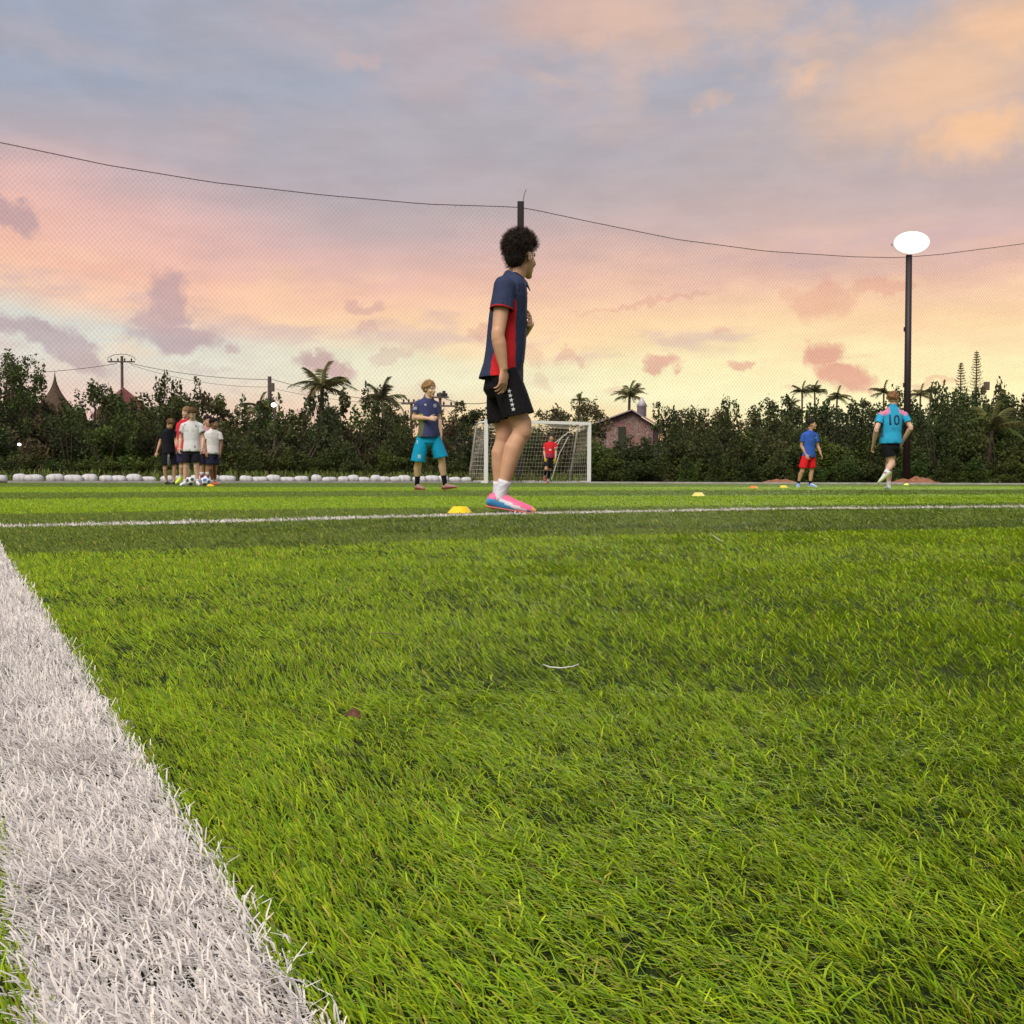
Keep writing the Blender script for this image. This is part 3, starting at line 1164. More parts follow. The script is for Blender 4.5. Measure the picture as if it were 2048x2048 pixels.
def far_wood():
    r = np.random.default_rng(77)
    lobes = []
    for x in np.arange(-75, 76, 2.2):
        lobes.append(((x, 95 + r.uniform(-4, 4), r.uniform(0.8, 1.6)), (2.2, 2.0, r.uniform(1.4, 2.2))))
    V, c = leaf_cloud(r, lobes, 16000, 0.6, DARKG + BROWNG, 0.2)
    V[:, 2] = np.maximum(V[:, 2], 0.0)
    o = obj('far_wood', mesh_np('far_wood', V, quads(16000), c), LEAF)
    tag(o, 'low distant wood closing the horizon behind the thicket', 'wood', kind='stuff')


far_wood()


# ------------------------------------------------------------------ buildings, poles
def thatch_roof():
    g = G(112, 72)
    e = empty('thatched_pavilion', (g.x, g.y, 0))
    top = P(110, 752, 72).z
    m = mat('thatch', (0.085, 0.058, 0.040), 0.95, 0.1, 8, 0.35, 0.6, 25)
    rf = MB()
    rings = []
    for k in range(15):
        t = k / 14
        half = 0.04 + 2.9 * t ** 1.9 + 0.25 * t
        zz = top - (top - 3.0) * t
        rings.append((Vector((0, 0, zz)), Vector((half, half, 0)) * 0.85, Vector((-half, half, 0)) * 0.85))
    rf.loft(rings, 24)
    o = rf.build('roof', m, e, False)
    MB().tube([(0, 0, top - 0.1), (0, 0, top + 0.35)], [0.05, 0.01], 6).build('finial', m, o)
    w = MB()
    for sx in (-1, 1):
        for sy in (-1, 1):
            MB().box((sx * 1.9, sy * 1.9, 1.5), (0.11, 0.11, 1.5)).build('post', BARK, e)
    w.box((0, 0, 0.5), (1.8, 1.8, 0.5)).build('wall', mat('plaster_brown', (0.24, 0.17, 0.12), 0.9, 0.2, 4, 0.2), e)
    tag(e, 'brown thatched pavilion roof with a curved pointed spire at the left', 'pavilion')
    g = G(248, 78)
    e = empty('red_roofed_house', (g.x, g.y, 0))
    top = P(248, 775, 78).z
    m = mat('red_tin', (0.16, 0.05, 0.045), 0.7, 0.3, 3, 0.25, 0.2, 20)
    MB().loft([(Vector((0, 0, top - 2.2)), Vector((2.6, 0, 0)), Vector((0, 2.6, 0))), (Vector((0, 0, top - 1.0)), Vector((1.25, 0, 0)), Vector((0, 1.25, 0))), (Vector((0, 0, top)), Vector((0.05, 0, 0)), Vector((0, 0.05, 0)))], 4).build('roof', m, e)
    MB().box((0, 0, (top - 2.2) / 2), (1.6, 1.6, (top - 2.2) / 2)).build('wall', mat('plaster_brown', (0.24, 0.17, 0.12)), e)
    tag(e, 'small red pyramid roof peeking over the trees under the power pole', 'house')


thatch_roof()


def painted_house():
    d = 74.0
    k = d / F_PX
    c = P(1247, 870, d)
    e = empty('painted_house', (c.x, d, 0), rad(-14))
    ridge = P(1265, 822, d).z
    eave = P(1185, 850, d).z
    hw = 58 * k
    dp = 4.2
    m = bpy.data.materials.new('mural')
    m.use_nodes = True
    N = NT(m.node_tree)
    tc = N.n('ShaderNodeTexCoord')
    wv = N.n('ShaderNodeTexWave', wave_type='BANDS', bands_direction='DIAGONAL')
    N.put(wv.inputs['Vector'], tc.outputs['Object'])
    wv.inputs['Scale'].default_value = 1.7
    wv.inputs['Distortion'].default_value = 22
    wv.inputs['Detail'].default_value = 3
    wv.inputs['Detail Scale'].default_value = 1.6
    nz = N.noise(tc.outputs['Object'], 0.9, 4, 0.6).outputs[0]
    col = N.mix(N.smooth(wv.outputs[1], 0.55, 0.7), (0.17, 0.085, 0.07), (0.31, 0.24, 0.22))
    col = N.mix(N.smooth(nz, 0.50, 0.60, 0, 0.85), col, (0.25, 0.12, 0.10))
    b = N.n('ShaderNodeBsdfPrincipled')
    N.put(b.inputs['Base Color'], col)
    b.inputs['Roughness'].default_value = 0.85
    o = N.n('ShaderNodeOutputMaterial')
    N.link(b.outputs[0], o.inputs[0])
    V = [(-hw, 0, 0), (hw, 0, 0), (hw, 0, eave), (0.3 * hw, 0, ridge - 0.12), (-hw, 0, eave), (-hw, dp, 0), (hw, dp, 0), (hw, dp, eave), (0.3 * hw, dp, ridge - 0.12), (-hw, dp, eave)]
    Fc = [(0, 1, 2, 3, 4), (9, 8, 7, 6, 5), (0, 5, 6, 1), (1, 6, 7, 2), (2, 7, 8, 3), (3, 8, 9, 4), (4, 9, 5, 0)]
    obj('wall', pyd('wall', V, Fc), m, e)
    tin = mat('tin_roof', (0.30, 0.24, 0.25), 0.55, 0.4, 2, 0.2, 0.15, 30)
    for (xa, za, xb, zb) in ((-hw - 0.5, eave - 0.13, 0.3 * hw, ridge), (0.3 * hw + 0.02, ridge, hw + 0.35, eave - 0.10)):
        mb = MB()
        V = [(xa, -0.45, za), (xb, -0.45, zb), (xb, dp + 0.3, zb), (xa, dp + 0.3, za)]
        V2 = [(a, b_, z + 0.09) for a, b_, z in V]
        mb.add(V + V2, [(0, 1, 2, 3), (7, 6, 5, 4), (0, 4, 5, 1), (1, 5, 6, 2), (2, 6, 7, 3), (3, 7, 4, 0)])
        mb.build('roof', tin, e)
    MB().box((-0.05 * hw, -0.03, eave * 0.55), (0.28, 0.04, eave * 0.42)).build('door', mat('dark_opening', (0.03, 0.035, 0.02), 0.8), e)
    # metal ventilator with a conical cap on the ridge
    x = 0.3 * hw + 0.55
    tk = MB()
    tk.loft([(Vector((x, 1.0, ridge - 0.35)), Vector((0.34, 0, 0)), Vector((0, 0.34, 0))), (Vector((x, 1.0, ridge + 0.36)), Vector((0.34, 0, 0)), Vector((0, 0.34, 0))), (Vector((x, 1.0, ridge + 0.38)), Vector((0.42, 0, 0)), Vector((0, 0.42, 0))),
             (Vector((x, 1.0, ridge + 1.05)), Vector((0.06, 0, 0)), Vector((0, 0.08, 0)))], 14)
    tk.build('roof_ventilator', mat('grey_metal', (0.52, 0.50, 0.51), 0.45, 0.5, 4, 0.2), e, True)
    tag(e, 'house with a swirling red and white painted gable and a metal roof', 'house')
    # low shack roof left of the goal
    d = 60.0
    a, b2 = P(872, 866, d), P(948, 858, d)
    e = empty('shack', ((a.x + b2.x) / 2, d, 0))
    w = (b2.x - a.x) / 2 + 0.3
    MB().box((0, 0.9, a.z / 2 - 0.2), (w * 0.9, 0.8, a.z / 2 - 0.2)).build('wall', mat('shack_wall', (0.20, 0.12, 0.10), 0.9, 0.2, 3, 0.4, 0.3, 20), e)
    mb = MB()
    V = [(-w, -0.3, a.z - 0.75), (w, -0.3, a.z - 0.65), (w, 1.9, b2.z), (-w, 1.9, a.z)]
    mb.add(V + [(p, q, z + 0.07) for p, q, z in V], [(0, 1, 2, 3), (7, 6, 5, 4), (0, 4, 5, 1), (1, 5, 6, 2), (2, 6, 7, 3), (3, 7, 4, 0)])
    mb.build('roof', mat('rust_tin', (0.27, 0.19, 0.17), 0.7, 0.3, 3, 0.3, 0.2, 20), e)
    tag(e, 'low shack with a rusty tin roof just left of the goal', 'shack')
    s = P(936, 869, 58)
    o = MB().loft([(Vector((0, 0, -0.13)), Vector((0.13, 0, 0)), Vector((0, 0.04, 0))), (Vector((0, 0, 0)), Vector((0.16, 0, 0)), Vector((0, 0.05, 0))), (Vector((0, 0, 0.13)), Vector((0.13, 0, 0)), Vector((0, 0.04, 0)))], 10)
    e = empty('sign', (s.x, s.y, 0))
    ob = MB()
    ob.v = [v + Vector((0, 0, s.z)) for v in o.v]
    ob.f = o.f
    ob.build('sign_board', mat('orange_paint', (0.75, 0.33, 0.03), 0.5), e)
    MB().tube([(0, 0.06, 0), (0, 0.06, s.z)], 0.03, 6).build('post', BARK, e)
    tag(e, 'small orange sign beside the shack left of the goal', 'sign')


painted_house()

POLE_M = mat('concrete_pole', (0.11, 0.085, 0.075), 0.85, 0.2, 3, 0.2)
WIRE_M = mat('wire', (0.03, 0.028, 0.03), 0.6)


def utility_pole(px, top, d, label, arms, w=0.11, rot=0.0):
    g = G(px, d)
    H = P(px, top, d).z
    e = empty('power_pole', (g.x, g.y, 0), rot)
    MB().tube([(0, 0, 0), (0, 0, H)], [w * 1.25, w], 8).build('pole', POLE_M, e)
    for (dz, half, ins) in arms:
        a = MB().bar((-half, -0.14, H - dz), (half, -0.14, H - dz), 0.1, 0.12).build('crossarm', POLE_M, e)
        for k in range(ins):
            x = -half + 2 * half * (k + 0.5) / ins
            MB().loft([(Vector((x, -0.14, H - dz + 0.06)), Vector((0.05, 0, 0)), Vector((0, 0.05, 0))), (Vector((x, -0.14, H - dz + 0.18)), Vector((0.075, 0, 0)), Vector((0, 0.075, 0))), (Vector((x, -0.14, H - dz + 0.30)), Vector((0.04, 0, 0)), Vector((0, 0.04, 0)))], 8).build('insulator', WIRE_M, a)
    tag(e, label, 'power pole')
    return e, H


e, H = utility_pole(246, 712, 88, 'tall power pole with a wide crossarm above the red roof', [(0.5, 1.15, 4)], 0.12)
hp = MB()
hp.tube([(1.2 * math.cos(t), -0.14, H - 0.35 + 0.5 * math.sin(t)) for t in np.linspace(0, math.pi, 9)], 0.025, 5)
hp.build('guard_hoop', WIRE_M, e)
e, H = utility_pole(540, 753, 86, 'thin power pole without crossarm beside the round lamp', [], 0.16)
MB().box((0.22, 0, H - 0.9), (0.16, 0.16, 0.35)).build('junction_box', POLE_M, e)
MB().box((0.2, 0, H - 2.1), (0.12, 0.14, 0.28)).build('junction_box', POLE_M, e)
utility_pole(823, 804, 76, 'short power pole with one crossarm behind the player in cyan shorts', [(0.1, 0.75, 4)], 0.1)
e, H = utility_pole(880, 785, 72, 'power pole with two crossarms and a transformer right of the player in cyan shorts', [(0.35, 0.62, 4), (0.95, 1.05, 4)], 0.1)
MB().loft([(Vector((0.28, -0.1, H - 0.28)), Vector((0.12, 0, 0)), Vector((0, 0.12, 0))), (Vector((0.28, -0.1, H + 0.1)), Vector((0.12, 0, 0)), Vector((0, 0.12, 0)))], 10).build('transformer', WIRE_M, e)


def wire(pa, pb, sag, label, r=0.022):
    pts = []
    for k in range(15):
        t = k / 14
        q = pa.lerp(pb, t)
        q.z -= sag * 4 * t * (1 - t)
        pts.append(q)
    o = MB().tube(pts, r, 4).build('power_line', WIRE_M)
    tag(o, label, 'power line')


wire(P(-60, 745, 92), P(234, 727, 88), 0.35, 'power line running from the left edge to the tall pole')
wire(P(258, 726, 88), P(540, 759, 86), 0.35, 'upper power line between the tall pole and the thin pole')
wire(P(262, 730, 88), P(540, 774, 86), 0.5, 'lower power line between the tall pole and the thin pole', 0.014)
wire(P(542, 758, 86), P(815, 806, 76), 0.3, 'upper power line from the thin pole towards the short pole')
wire(P(542, 776, 86), P(823, 809, 76), 0.3, 'lower power line from the thin pole towards the short pole', 0.014)
wire(P(889, 797, 72), P(985, 803, 70), 0.25, 'power line sagging right of the transformer pole')
wire(P(825, 806, 76), P(871, 795, 72), 0.1, 'short power line joining the two poles by the player in cyan shorts')

LAMP_ON = mat('lamp_glow', (1, 1, 1), 0.4, 0.2, emit=((1.0, 0.97, 0.90), 6.0))
FLOOD_GLOW = mat('flood_glow', (0.12, 0.12, 0.12), 0.6, 0.2, emit=((1.0, 0.97, 0.92), 9.0))  # glowing surface that stands in for the floodlight's bloom


def glow_falloff(m, c, hx, hz):
    """lamp bloom put into the emission: white middle fading to a dim peach rim"""
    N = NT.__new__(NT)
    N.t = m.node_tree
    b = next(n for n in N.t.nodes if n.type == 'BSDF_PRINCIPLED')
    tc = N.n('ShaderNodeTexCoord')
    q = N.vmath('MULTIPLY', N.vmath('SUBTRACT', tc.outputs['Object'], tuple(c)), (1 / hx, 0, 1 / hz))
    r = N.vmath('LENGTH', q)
    N.link(N.smooth(r, 0.98, 0.5, 0.42, 7.0), b.inputs['Emission Strength'])  # painted bloom: emission drops towards the rim to soften the edge
    N.link(N.mix(N.smooth(r, 1.0, 0.7), (1.0, 0.80, 0.72), (1.0, 0.98, 0.94)), b.inputs['Emission Color'])  # rim tinted so the painted glow blends into the sky


def small_lamp(px, py, d, r, label, post=True):
    p = P(px, py, d)
    e = empty('lamp', (p.x, p.y, 0))
    MB().ell((0, -0.06, p.z), Vector((r, 0, 0)), Vector((0, r, 0)), Vector((0, 0, r * 0.8)), 14, 8).build('globe', LAMP_ON, e, True)
    MB().tube([(0, 0.06, 0), (0, 0.06, p.z - r * 0.5)], 0.04, 6).build('post', POLE_M, e)
    tag(e, label, 'lamp')


small_lamp(548, 810, 52, 0.13, 'round glowing white lamp right of the thin power pole')
small_lamp(40, 889, 43.2, 0.07, 'tiny bright lamp in the dark bushes at the far left')

# distant floodlight on an arm right of the pines
p = P(1972, 772, 70)
e = empty('street_light', (p.x, p.y, 0))
MB().tube([(-0.9, 0, 0), (-0.9, 0, p.z - 0.35), (0, 0, p.z - 0.05)], 0.05, 6).build('pole', POLE_M, e)
MB().box((0.05, 0, p.z), (0.16, 0.1, 0.28)).build('lamp_head', mat('lamp_back', (0.13, 0.09, 0.08), 0.6), e)
tag(e, 'small unlit floodlight on an arm right of the tiered pines', 'street light')

# earth mounds
def mound(px, d, w, h, label, seed):
    g = G(px, d)
    r = random.Random(seed)
    n, m = 22, 8
    V = []
    Fc = []
    for j in range(m + 1):
        for i in range(n):
            a = 2 * math.pi * i / n
            t = j / m
            q = Vector((math.cos(a), math.sin(a), 0)) * (1 - t)
            z = h * (1 - (1 - t) ** 1.7)
            nz = mnoise.noise(Vector((q.x * 4 + seed, q.y * 4, 0.3)))
            V.append((q.x * w * (1 + 0.12 * nz), q.y * w * 0.45, z * (1 + 0.5 * nz) - 0.05))
    for j in range(m):
        for i in range(n):
            k = (i + 1) % n
            Fc.append((j * n + i, j * n + k, (j + 1) * n + k, (j + 1) * n + i))
    o = obj('earth_mound', pyd('earth_mound', V, Fc, True), mat('red_earth', (0.25, 0.115, 0.065), 0.95, 0.1, 6, 0.4, 1.0, 14))
    o.location = (g.x, g.y, 0)
    tag(o, label, 'earth mound')


mound(1560, 41.6, 0.95, 0.24, 'low mound of red earth behind the boy in red shorts', 1)
mound(1832, 42.4, 1.3, 0.32, 'mound of red earth around the foot of the lamp post', 2)

# ------------------------------------------------------------------ tall net fence, lamp mast
FA = Vector((0.31, 41.9, 0))                     # foot of the middle post
FD = Vector((1.0, 0.41, 0)).normalized()


def on_fence(t, z):
    return FA + FD * t + Vector((0, 0, z))


def fence_t(px):
    """position along the fence line on the photo column px"""
    r = P(px, 956, 1.0)
    k = r.x / r.y
    return (FA.x - k * FA.y) / (k * FD.y - FD.x)


TOP_PX = [(-330, 216), (0, 281), (215, 327), (425, 362), (640, 387), (850, 406), (1030, 412), (1050, 414), (1170, 440), (1350, 477), (1530, 501), (1700, 512), (1790, 514), (1870, 508), (2048, 485), (2280, 440), (2420, 400)]
top_t = [fence_t(a) for a, _ in TOP_PX]
top_z = []
for (a, b), t in zip(TOP_PX, top_t):
    top_z.append(P(a, b, on_fence(t, 0).y).z)


def build_fence():
    e = empty('net_fence', FA)
    dark = mat('fence_post', (0.018, 0.015, 0.016), 0.7, 0.3, 4, 0.2)
    z0 = P(1038, 404, FA.y).z
    MB().box((0, 0, z0 / 2), (0.135, 0.135, z0 / 2)).build('post', dark, e)
    for tt in (top_t[0], top_t[-1]):
        q = FD * tt
        zt = float(np.interp(tt, top_t, top_z)) + 0.1
        MB().box((q.x, q.y, zt / 2), (0.135, 0.135, zt / 2)).build('post', dark, e)
    MB().tube([(0.09, 0, z0), (0.14, 0, z0 + 0.3), (0.22, 0, z0 + 0.5)], 0.012, 4).build('wire_end', dark, e)
    nm = mat('net_cord', (0.12, 0.085, 0.09), 0.8, 0.2)
    rp = MB()
    ts = np.linspace(top_t[0], top_t[-1], 90)
    pts = [FD * t + Vector((0, 0.16, float(np.interp(t, top_t, top_z)))) for t in ts]
    rp.tube(pts, 0.017, 5)
    rr = random.Random(2)
    for t in np.arange(top_t[0], top_t[-1], 0.28):      # frayed ties along the head rope
        q = FD * t + Vector((0, 0.16, float(np.interp(t, top_t, top_z))))
        rp.tube([q, q + Vector((rr.uniform(-0.06, 0.06), 0, rr.uniform(-0.08, 0.07)))], 0.005, 3)
    rp.build('head_rope', nm, e)
    # diamond mesh, hung in the fence plane with a little belly
    V = []
    Q = []
    step = 0.20
    seg = 0.8
    r0 = 0.0018
    tmin, tmax = top_t[0], top_t[-1]

    def pt(t, z):
        return np.array([FD.x * t, FD.y * t + 0.17 + 0.25 * math.sin(t * 0.35) * math.sin(min(z, 9) / 9 * math.pi), z])
    zt = lambda t: float(np.interp(t, top_t, top_z))
    for sgn in (1, -1):
        k0 = tmin - 16
        a = k0
        while a < tmax + 16:
            # strand from bottom point (a, 1.0) going up at 45+ degrees
            z = 1.2
            t = a
            prev = None
            while z < 17:
                if tmin <= t <= tmax and z <= zt(t):
                    p_ = pt(t, z)
                    if prev is not None:
                        b = len(V)
                        ox = np.array([r0 * 0.7, 0, r0 * 0.7 * -sgn])
                        oy = np.array([0, r0, 0])
                        V += [prev - ox, prev + ox, p_ + ox, p_ - ox, prev - oy, prev + oy, p_ + oy, p_ - oy]
                        Q.append((b, b + 1, b + 2, b + 3))
                        Q.append((b + 4, b + 5, b + 6, b + 7))
                    prev = p_
                else:
                    if prev is not None and tmin <= t <= tmax:      # run out on the head rope
                        lo_, hi_ = 0.0, seg
                        for _ in range(6):
                            md_ = (lo_ + hi_) / 2
                            if z - seg + md_ <= zt(t - sgn * (seg - md_) * 0.85):
                                lo_ = md_
                            else:
                                hi_ = md_
                        p_ = pt(t - sgn * (seg - lo_) * 0.85, z - seg + lo_)
                        b = len(V)
                        ox = np.array([r0 * 0.7, 0, r0 * 0.7 * -sgn])
                        V += [prev - ox, prev + ox, p_ + ox, p_ - ox]
                        Q.append((b, b + 1, b + 2, b + 3))
                    if prev is not None:
                        break
                z += seg
                t += sgn * seg * 0.85
            a += step * 0.85
    o = obj('net', mesh_np('net', np.array(V), np.array(Q)), nm, e)
    o['kind'] = 'stuff'
    tag(e, 'tall dark mesh net fence with one black post behind the pitch', 'net fence')


build_fence()


def lamp_mast():
    d = 42.6
    g = G(1813, d)
    k = d / F_PX
    e = empty('floodlight_mast', (g.x, g.y, 0), 0)
    top = P(1818, 510, d)
    dx = top.x - g.x
    m = mat('mast_steel', (0.024, 0.014, 0.016), 0.55, 0.4, 3, 0.2)
    MB().tube([(0, 0, 0), (dx, 0, top.z)], [0.145, 0.125], 14).build('pole', m, e, True)
    MB().box((0, 0, 0.03), (0.24, 0.24, 0.03)).build('base_plate', m, e)
    for z in (4.1, 6.4):
        MB().box((dx * z / top.z - 0.15, 0, z), (0.03, 0.03, 0.09)).build('bracket', m, e)
    zc = top.z + 0.42
    MB().bar((dx - 0.72, 0, zc), (dx + 0.72, 0, zc), 0.08).build('crossarm', m, e)
    MB().tube([(dx, 0, top.z - 0.1), (dx, 0, zc + 0.2)], 0.07, 8).build('stem', m, e)
    face = Vector((-0.08, -1.0, -0.22)).normalized()
    sx = face.cross(Vector((0, 0, 1))).normalized()
    uz = sx.cross(face).normalized()
    M = Matrix((sx, face, uz)).transposed()
    c = Vector((dx, -0.18, zc + 0.03))
    h = MB().loft([(c - M @ Vector((0, 0.16, 0)), M @ Vector((0.40, 0, 0)), M @ Vector((0, 0, 0.24))), (c - M @ Vector((0, 0.06, 0)), M @ Vector((0.66, 0, 0)), M @ Vector((0, 0, 0.40))),
                   (c + M @ Vector((0, 0.03, 0)), M @ Vector((0.71, 0, 0)), M @ Vector((0, 0, 0.43)))], 40).build('lamp_housing', m, e, True)
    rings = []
    for t in np.linspace(0, 1, 7):                 # oval glowing dome, added in the shape of the lamp's bloom
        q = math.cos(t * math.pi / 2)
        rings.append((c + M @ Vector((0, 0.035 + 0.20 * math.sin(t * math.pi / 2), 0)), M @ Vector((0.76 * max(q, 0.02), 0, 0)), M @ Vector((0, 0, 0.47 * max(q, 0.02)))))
    MB().loft(rings, 40).build('glow_dome', FLOOD_GLOW, h, True)
    glow_falloff(FLOOD_GLOW, c, 0.79, 0.49)
    l = bpy.data.lights.new('floodlight_beam', 'SPOT')
    l.energy = 9000
    l.spot_size = rad(110)
    l.spot_blend = 0.6
    l.shadow_soft_size = 0.6
    l.color = (1.0, 0.96, 0.9)
    lo = bpy.data.objects.new('floodlight_beam', l)
    link(lo, e)
    lo.location = (dx, -0.75, zc)
    lo.rotation_euler = Vector((-0.35, -1.0, -0.3)).to_track_quat('-Z', 'Y').to_euler()
    tag(e, 'dark steel floodlight mast with its lamps lit at the right', 'floodlight')


lamp_mast()


# ------------------------------------------------------------------ goal
def build_goal():
    d0, d1 = 39.2, 41.0
    a = G(972, d0)
    b = G(1178, d1)
    wv = b - a
    W = wv.length
    ang = math.atan2(wv.y, wv.x)
    e = empty('goal', a, ang)
    H = 2.38
    m = mat('white_paint', (0.80, 0.78, 0.76), 0.5, 0.4)
    nm = mat('goal_net', (0.62, 0.56, 0.46), 0.8, 0.2)
    w = 0.058
    MB().box((0, 0, H / 2), (w, w, H / 2)).build('post', m, e)
    MB().box((W, 0, H / 2), (w, w, H / 2)).build('post', m, e)
    MB().box((W / 2, 0, H + 0.002), (W / 2 + w + 0.003, w + 0.003, w)).build('crossbar', m, e)
    D0, D1 = 1.0, 1.75           # depth at the top and at the ground
    for x in (0, W):
        MB().tube([(x, w, H - 0.03), (x, D0 * 0.75, H - 0.04), (x, D0, H - 0.16), (x, D1, 0.06)], 0.035, 8).build('side_stay', m, e, True)
        MB().bar((x, w, 0.05), (x, D1, 0.05), 0.09).build('ground_bar', m, e)
    MB().bar((0, D1, 0.052), (W, D1, 0.052), 0.12, 0.11).build('ground_bar', m, e)
    V = []
    Q = []

    def cord(p, q, r=0.0048):
        p = np.array(p)
        q = np.array(q)
        dd = q - p
        dd = dd / (np.linalg.norm(dd) + 1e-9)
        u = np.cross(dd, [0.31, 0.77, 0.55])
        u /= np.linalg.norm(u)
        v = np.cross(dd, u)
        bi = len(V)
        for base in (p, q):
            V.extend([base + u * r, base - 0.5 * u * r + 0.87 * v * r, base - 0.5 * u * r - 0.87 * v * r])
        for i in range(3):
            j = (i + 1) % 3
            Q.append((bi + i, bi + j, bi + 3 + j, bi + 3 + i))

    def sheet(f, nu, nv):
        g = [[f(i / nu, j / nv) for j in range(nv + 1)] for i in range(nu + 1)]
        for i in range(nu + 1):
            for j in range(nv + 1):
                if i < nu:
                    cord(g[i][j], g[i + 1][j])
                if j < nv:
                    cord(g[i][j], g[i][j + 1])
    rr = random.Random(4)
    back = lambda u, v: (W * u, D0 + (D1 - D0) * (1 - v) + 0.16 * math.sin(3.1 * v) * math.sin(9 * u + 1), (H - 0.16) * v + 0.06 - 0.10 * v * math.sin(math.pi * u))
    sheet(back, 30, 14)
    sheet(lambda u, v: (W * u, w + (D0 - w) * v, H - 0.02 - 0.14 * v - 0.16 * math.sin(math.pi * v) * (0.5 + 0.5 * math.sin(7 * u))), 34, 6)
    for x in (0, W):
        sheet(lambda u, v: (x + 0.06 * math.sin(8 * v + 3 * u), w + (D0 + (D1 - D0) * (1 - v) - w) * u, (H - 0.1) * v + 0.04), 10, 14)
    o = obj('net', mesh_np('net', np.array(V), np.array(Q)), nm, e)
    o['kind'] = 'stuff'
    for (x0, x1) in ((W - 1.25, W - 0.75), (W - 0.95, W - 0.4)):      # slack hanging tapes inside the net
        MB().tube([(x0 + 0.45, 0.85, H - 0.5), (x0 + 0.2, 1.15, 1.2), (x0 - 0.05, 1.4, 0.1)], 0.018, 5).build('net_tape', m, e)
    MB().tube([(W, w, H - 0.15), (W - 0.7, 0.5, H - 0.35), (W - 1.3, 0.85, H - 0.9)], 0.016, 5).build('net_tape', m, e)
    tag(e, 'white framed football goal with a cream net at the far end', 'goal')


build_goal()


# ------------------------------------------------------------------ sandbags along the border
def bag_mesh(seed):
    r = random.Random(seed)
    V = []
    Fc = []
    n, m = 14, 9
    for j in range(m + 1):
        t = j / m
        x = -0.34 + 0.68 * t
        e = max(0.06, (1 - abs(2 * t - 1) ** 3.2)) ** 0.5
        for i in range(n):
            a = 2 * math.pi * i / n
            y = 0.19 * e * math.copysign(abs(math.cos(a)) ** 0.8, math.cos(a))
            z = 0.115 * (0.35 + 0.65 * e) * math.copysign(abs(math.sin(a)) ** 0.75, math.sin(a))
            q = 0.02 * mnoise.noise(Vector((x * 7 + seed * 3, y * 9, z * 9)))
            V.append((x + q, y + q, max(z, -0.09) + 0.10 + q))
    for j in range(m):
        for i in range(n):
            k = (i + 1) % n
            Fc.append((j * n + i, j * n + k, (j + 1) * n + k, (j + 1) * n + i))
    Fc.append(tuple(range(n - 1, -1, -1)))
    Fc.append(tuple(m * n + i for i in range(n)))
    me = pyd('sandbag', V, Fc, True)
    me.materials.append(mat('white_sack', (0.56, 0.54, 0.55), 0.8, 0.2, 5, 0.3, 0.8, 40))
    return me


BAGS = [bag_mesh(k) for k in range(6)]


def bags():
    r = random.Random(9)
    a = Vector((-19.0, 29.25, 0))
    pts = [Vector((-17.6, 30.13, 0)), Vector((-15.4, 31.45, 0)), Vector((-1.4, 39.7, 0))]
    s = 0.0
    segs = [(pts[0], pts[1]), (pts[1], pts[2])]
    for (p, q) in segs:
        L = (q - p).length
        t = 0.2
        while t < L - 0.2:
            w = r.uniform(0.55, 0.92)
            o = obj('sandbag', BAGS[r.randrange(6)])
            c = p.lerp(q, t / L)
            o.location = (c.x + r.uniform(-0.05, 0.05), c.y + 0.25 + r.uniform(-0.06, 0.06), 0.01)
            o.rotation_euler = (r.uniform(-0.05, 0.05), r.uniform(-0.06, 0.06), math.atan2(q.y - p.y, q.x - p.x) + r.uniform(-0.2, 0.2))
            o.scale = (w, 0.9, r.uniform(0.95, 1.35))
            px_ = 1024 + F_PX * c.x / c.y
            tag(o, 'white sandbag ' + ('left of the group of players' if px_ < 320 else 'between the group of players and the goal'), 'sandbag',
                'sandbags ' + ('left of the group of players' if px_ < 320 else 'between the group of players and the goal'))
            t += 0.67 * w * r.uniform(0.9, 1.15)


bags()


# ------------------------------------------------------------------ marker cones, balls, litter
def cone_mesh():
    V = []
    Fc = []
    prof = [(0.098, 0.0), (0.100, 0.004), (0.094, 0.006), (0.078, 0.024), (0.058, 0.046), (0.052, 0.051), (0.030, 0.051), (0.028, 0.047), (0.030, 0.040), (0.052, 0.038), (0.072, 0.022), (0.09, 0.001)]
    n = 28
    for (r, z) in prof:
        for i in range(n):
            t = 2 * math.pi * i / n
            V.append((r * math.cos(t), r * math.sin(t), z))
    for j in range(len(prof) - 1):
        for i in range(n):
            k = (i + 1) % n
            Fc.append((j * n + i, j * n + k, (j + 1) * n + k, (j + 1) * n + i))
    return pyd('marker_cone', V, Fc, True)


def cone(px, d, col, name, label, s=1.0, z=0.001):
    me = cone_mesh()
    o = obj('marker_cone', me, mat(name, col, 0.45, 0.4))
    g = G(px, d)
    o.location = (g.x, g.y, z)
    o.scale = (s, s, s * 1.05)
    tag(o, label, 'marker cone')


YEL = (0.80, 0.56, 0.01)
cone(920, 6.05, YEL, 'yellow_plastic', 'bright yellow disc cone on the white line beside the boy\'s pink shoe', 0.78)
cone(1397, 12.2, (0.72, 0.62, 0.16), 'pale_yellow_plastic', 'pale yellow disc cone alone on the light stripe right of the goal', 0.82)
cone(1507, 22.5, (0.85, 0.22, 0.03), 'orange_plastic', 'orange disc cone left of the boy in red shorts', 0.95)
cone(1567, 24.0, (0.78, 0.60, 0.05), 'yellow_plastic_dull', 'yellow disc cone just left of the feet of the boy in red shorts', 1.0)
cone(1813, 36.0, (0.70, 0.66, 0.08), 'lime_plastic', 'small lime disc cone in front of the lamp post', 1.0)
cone(421, 22.8, (0.85, 0.42, 0.01), 'amber_plastic', 'amber disc cone in front of the group beside the balls', 0.9)


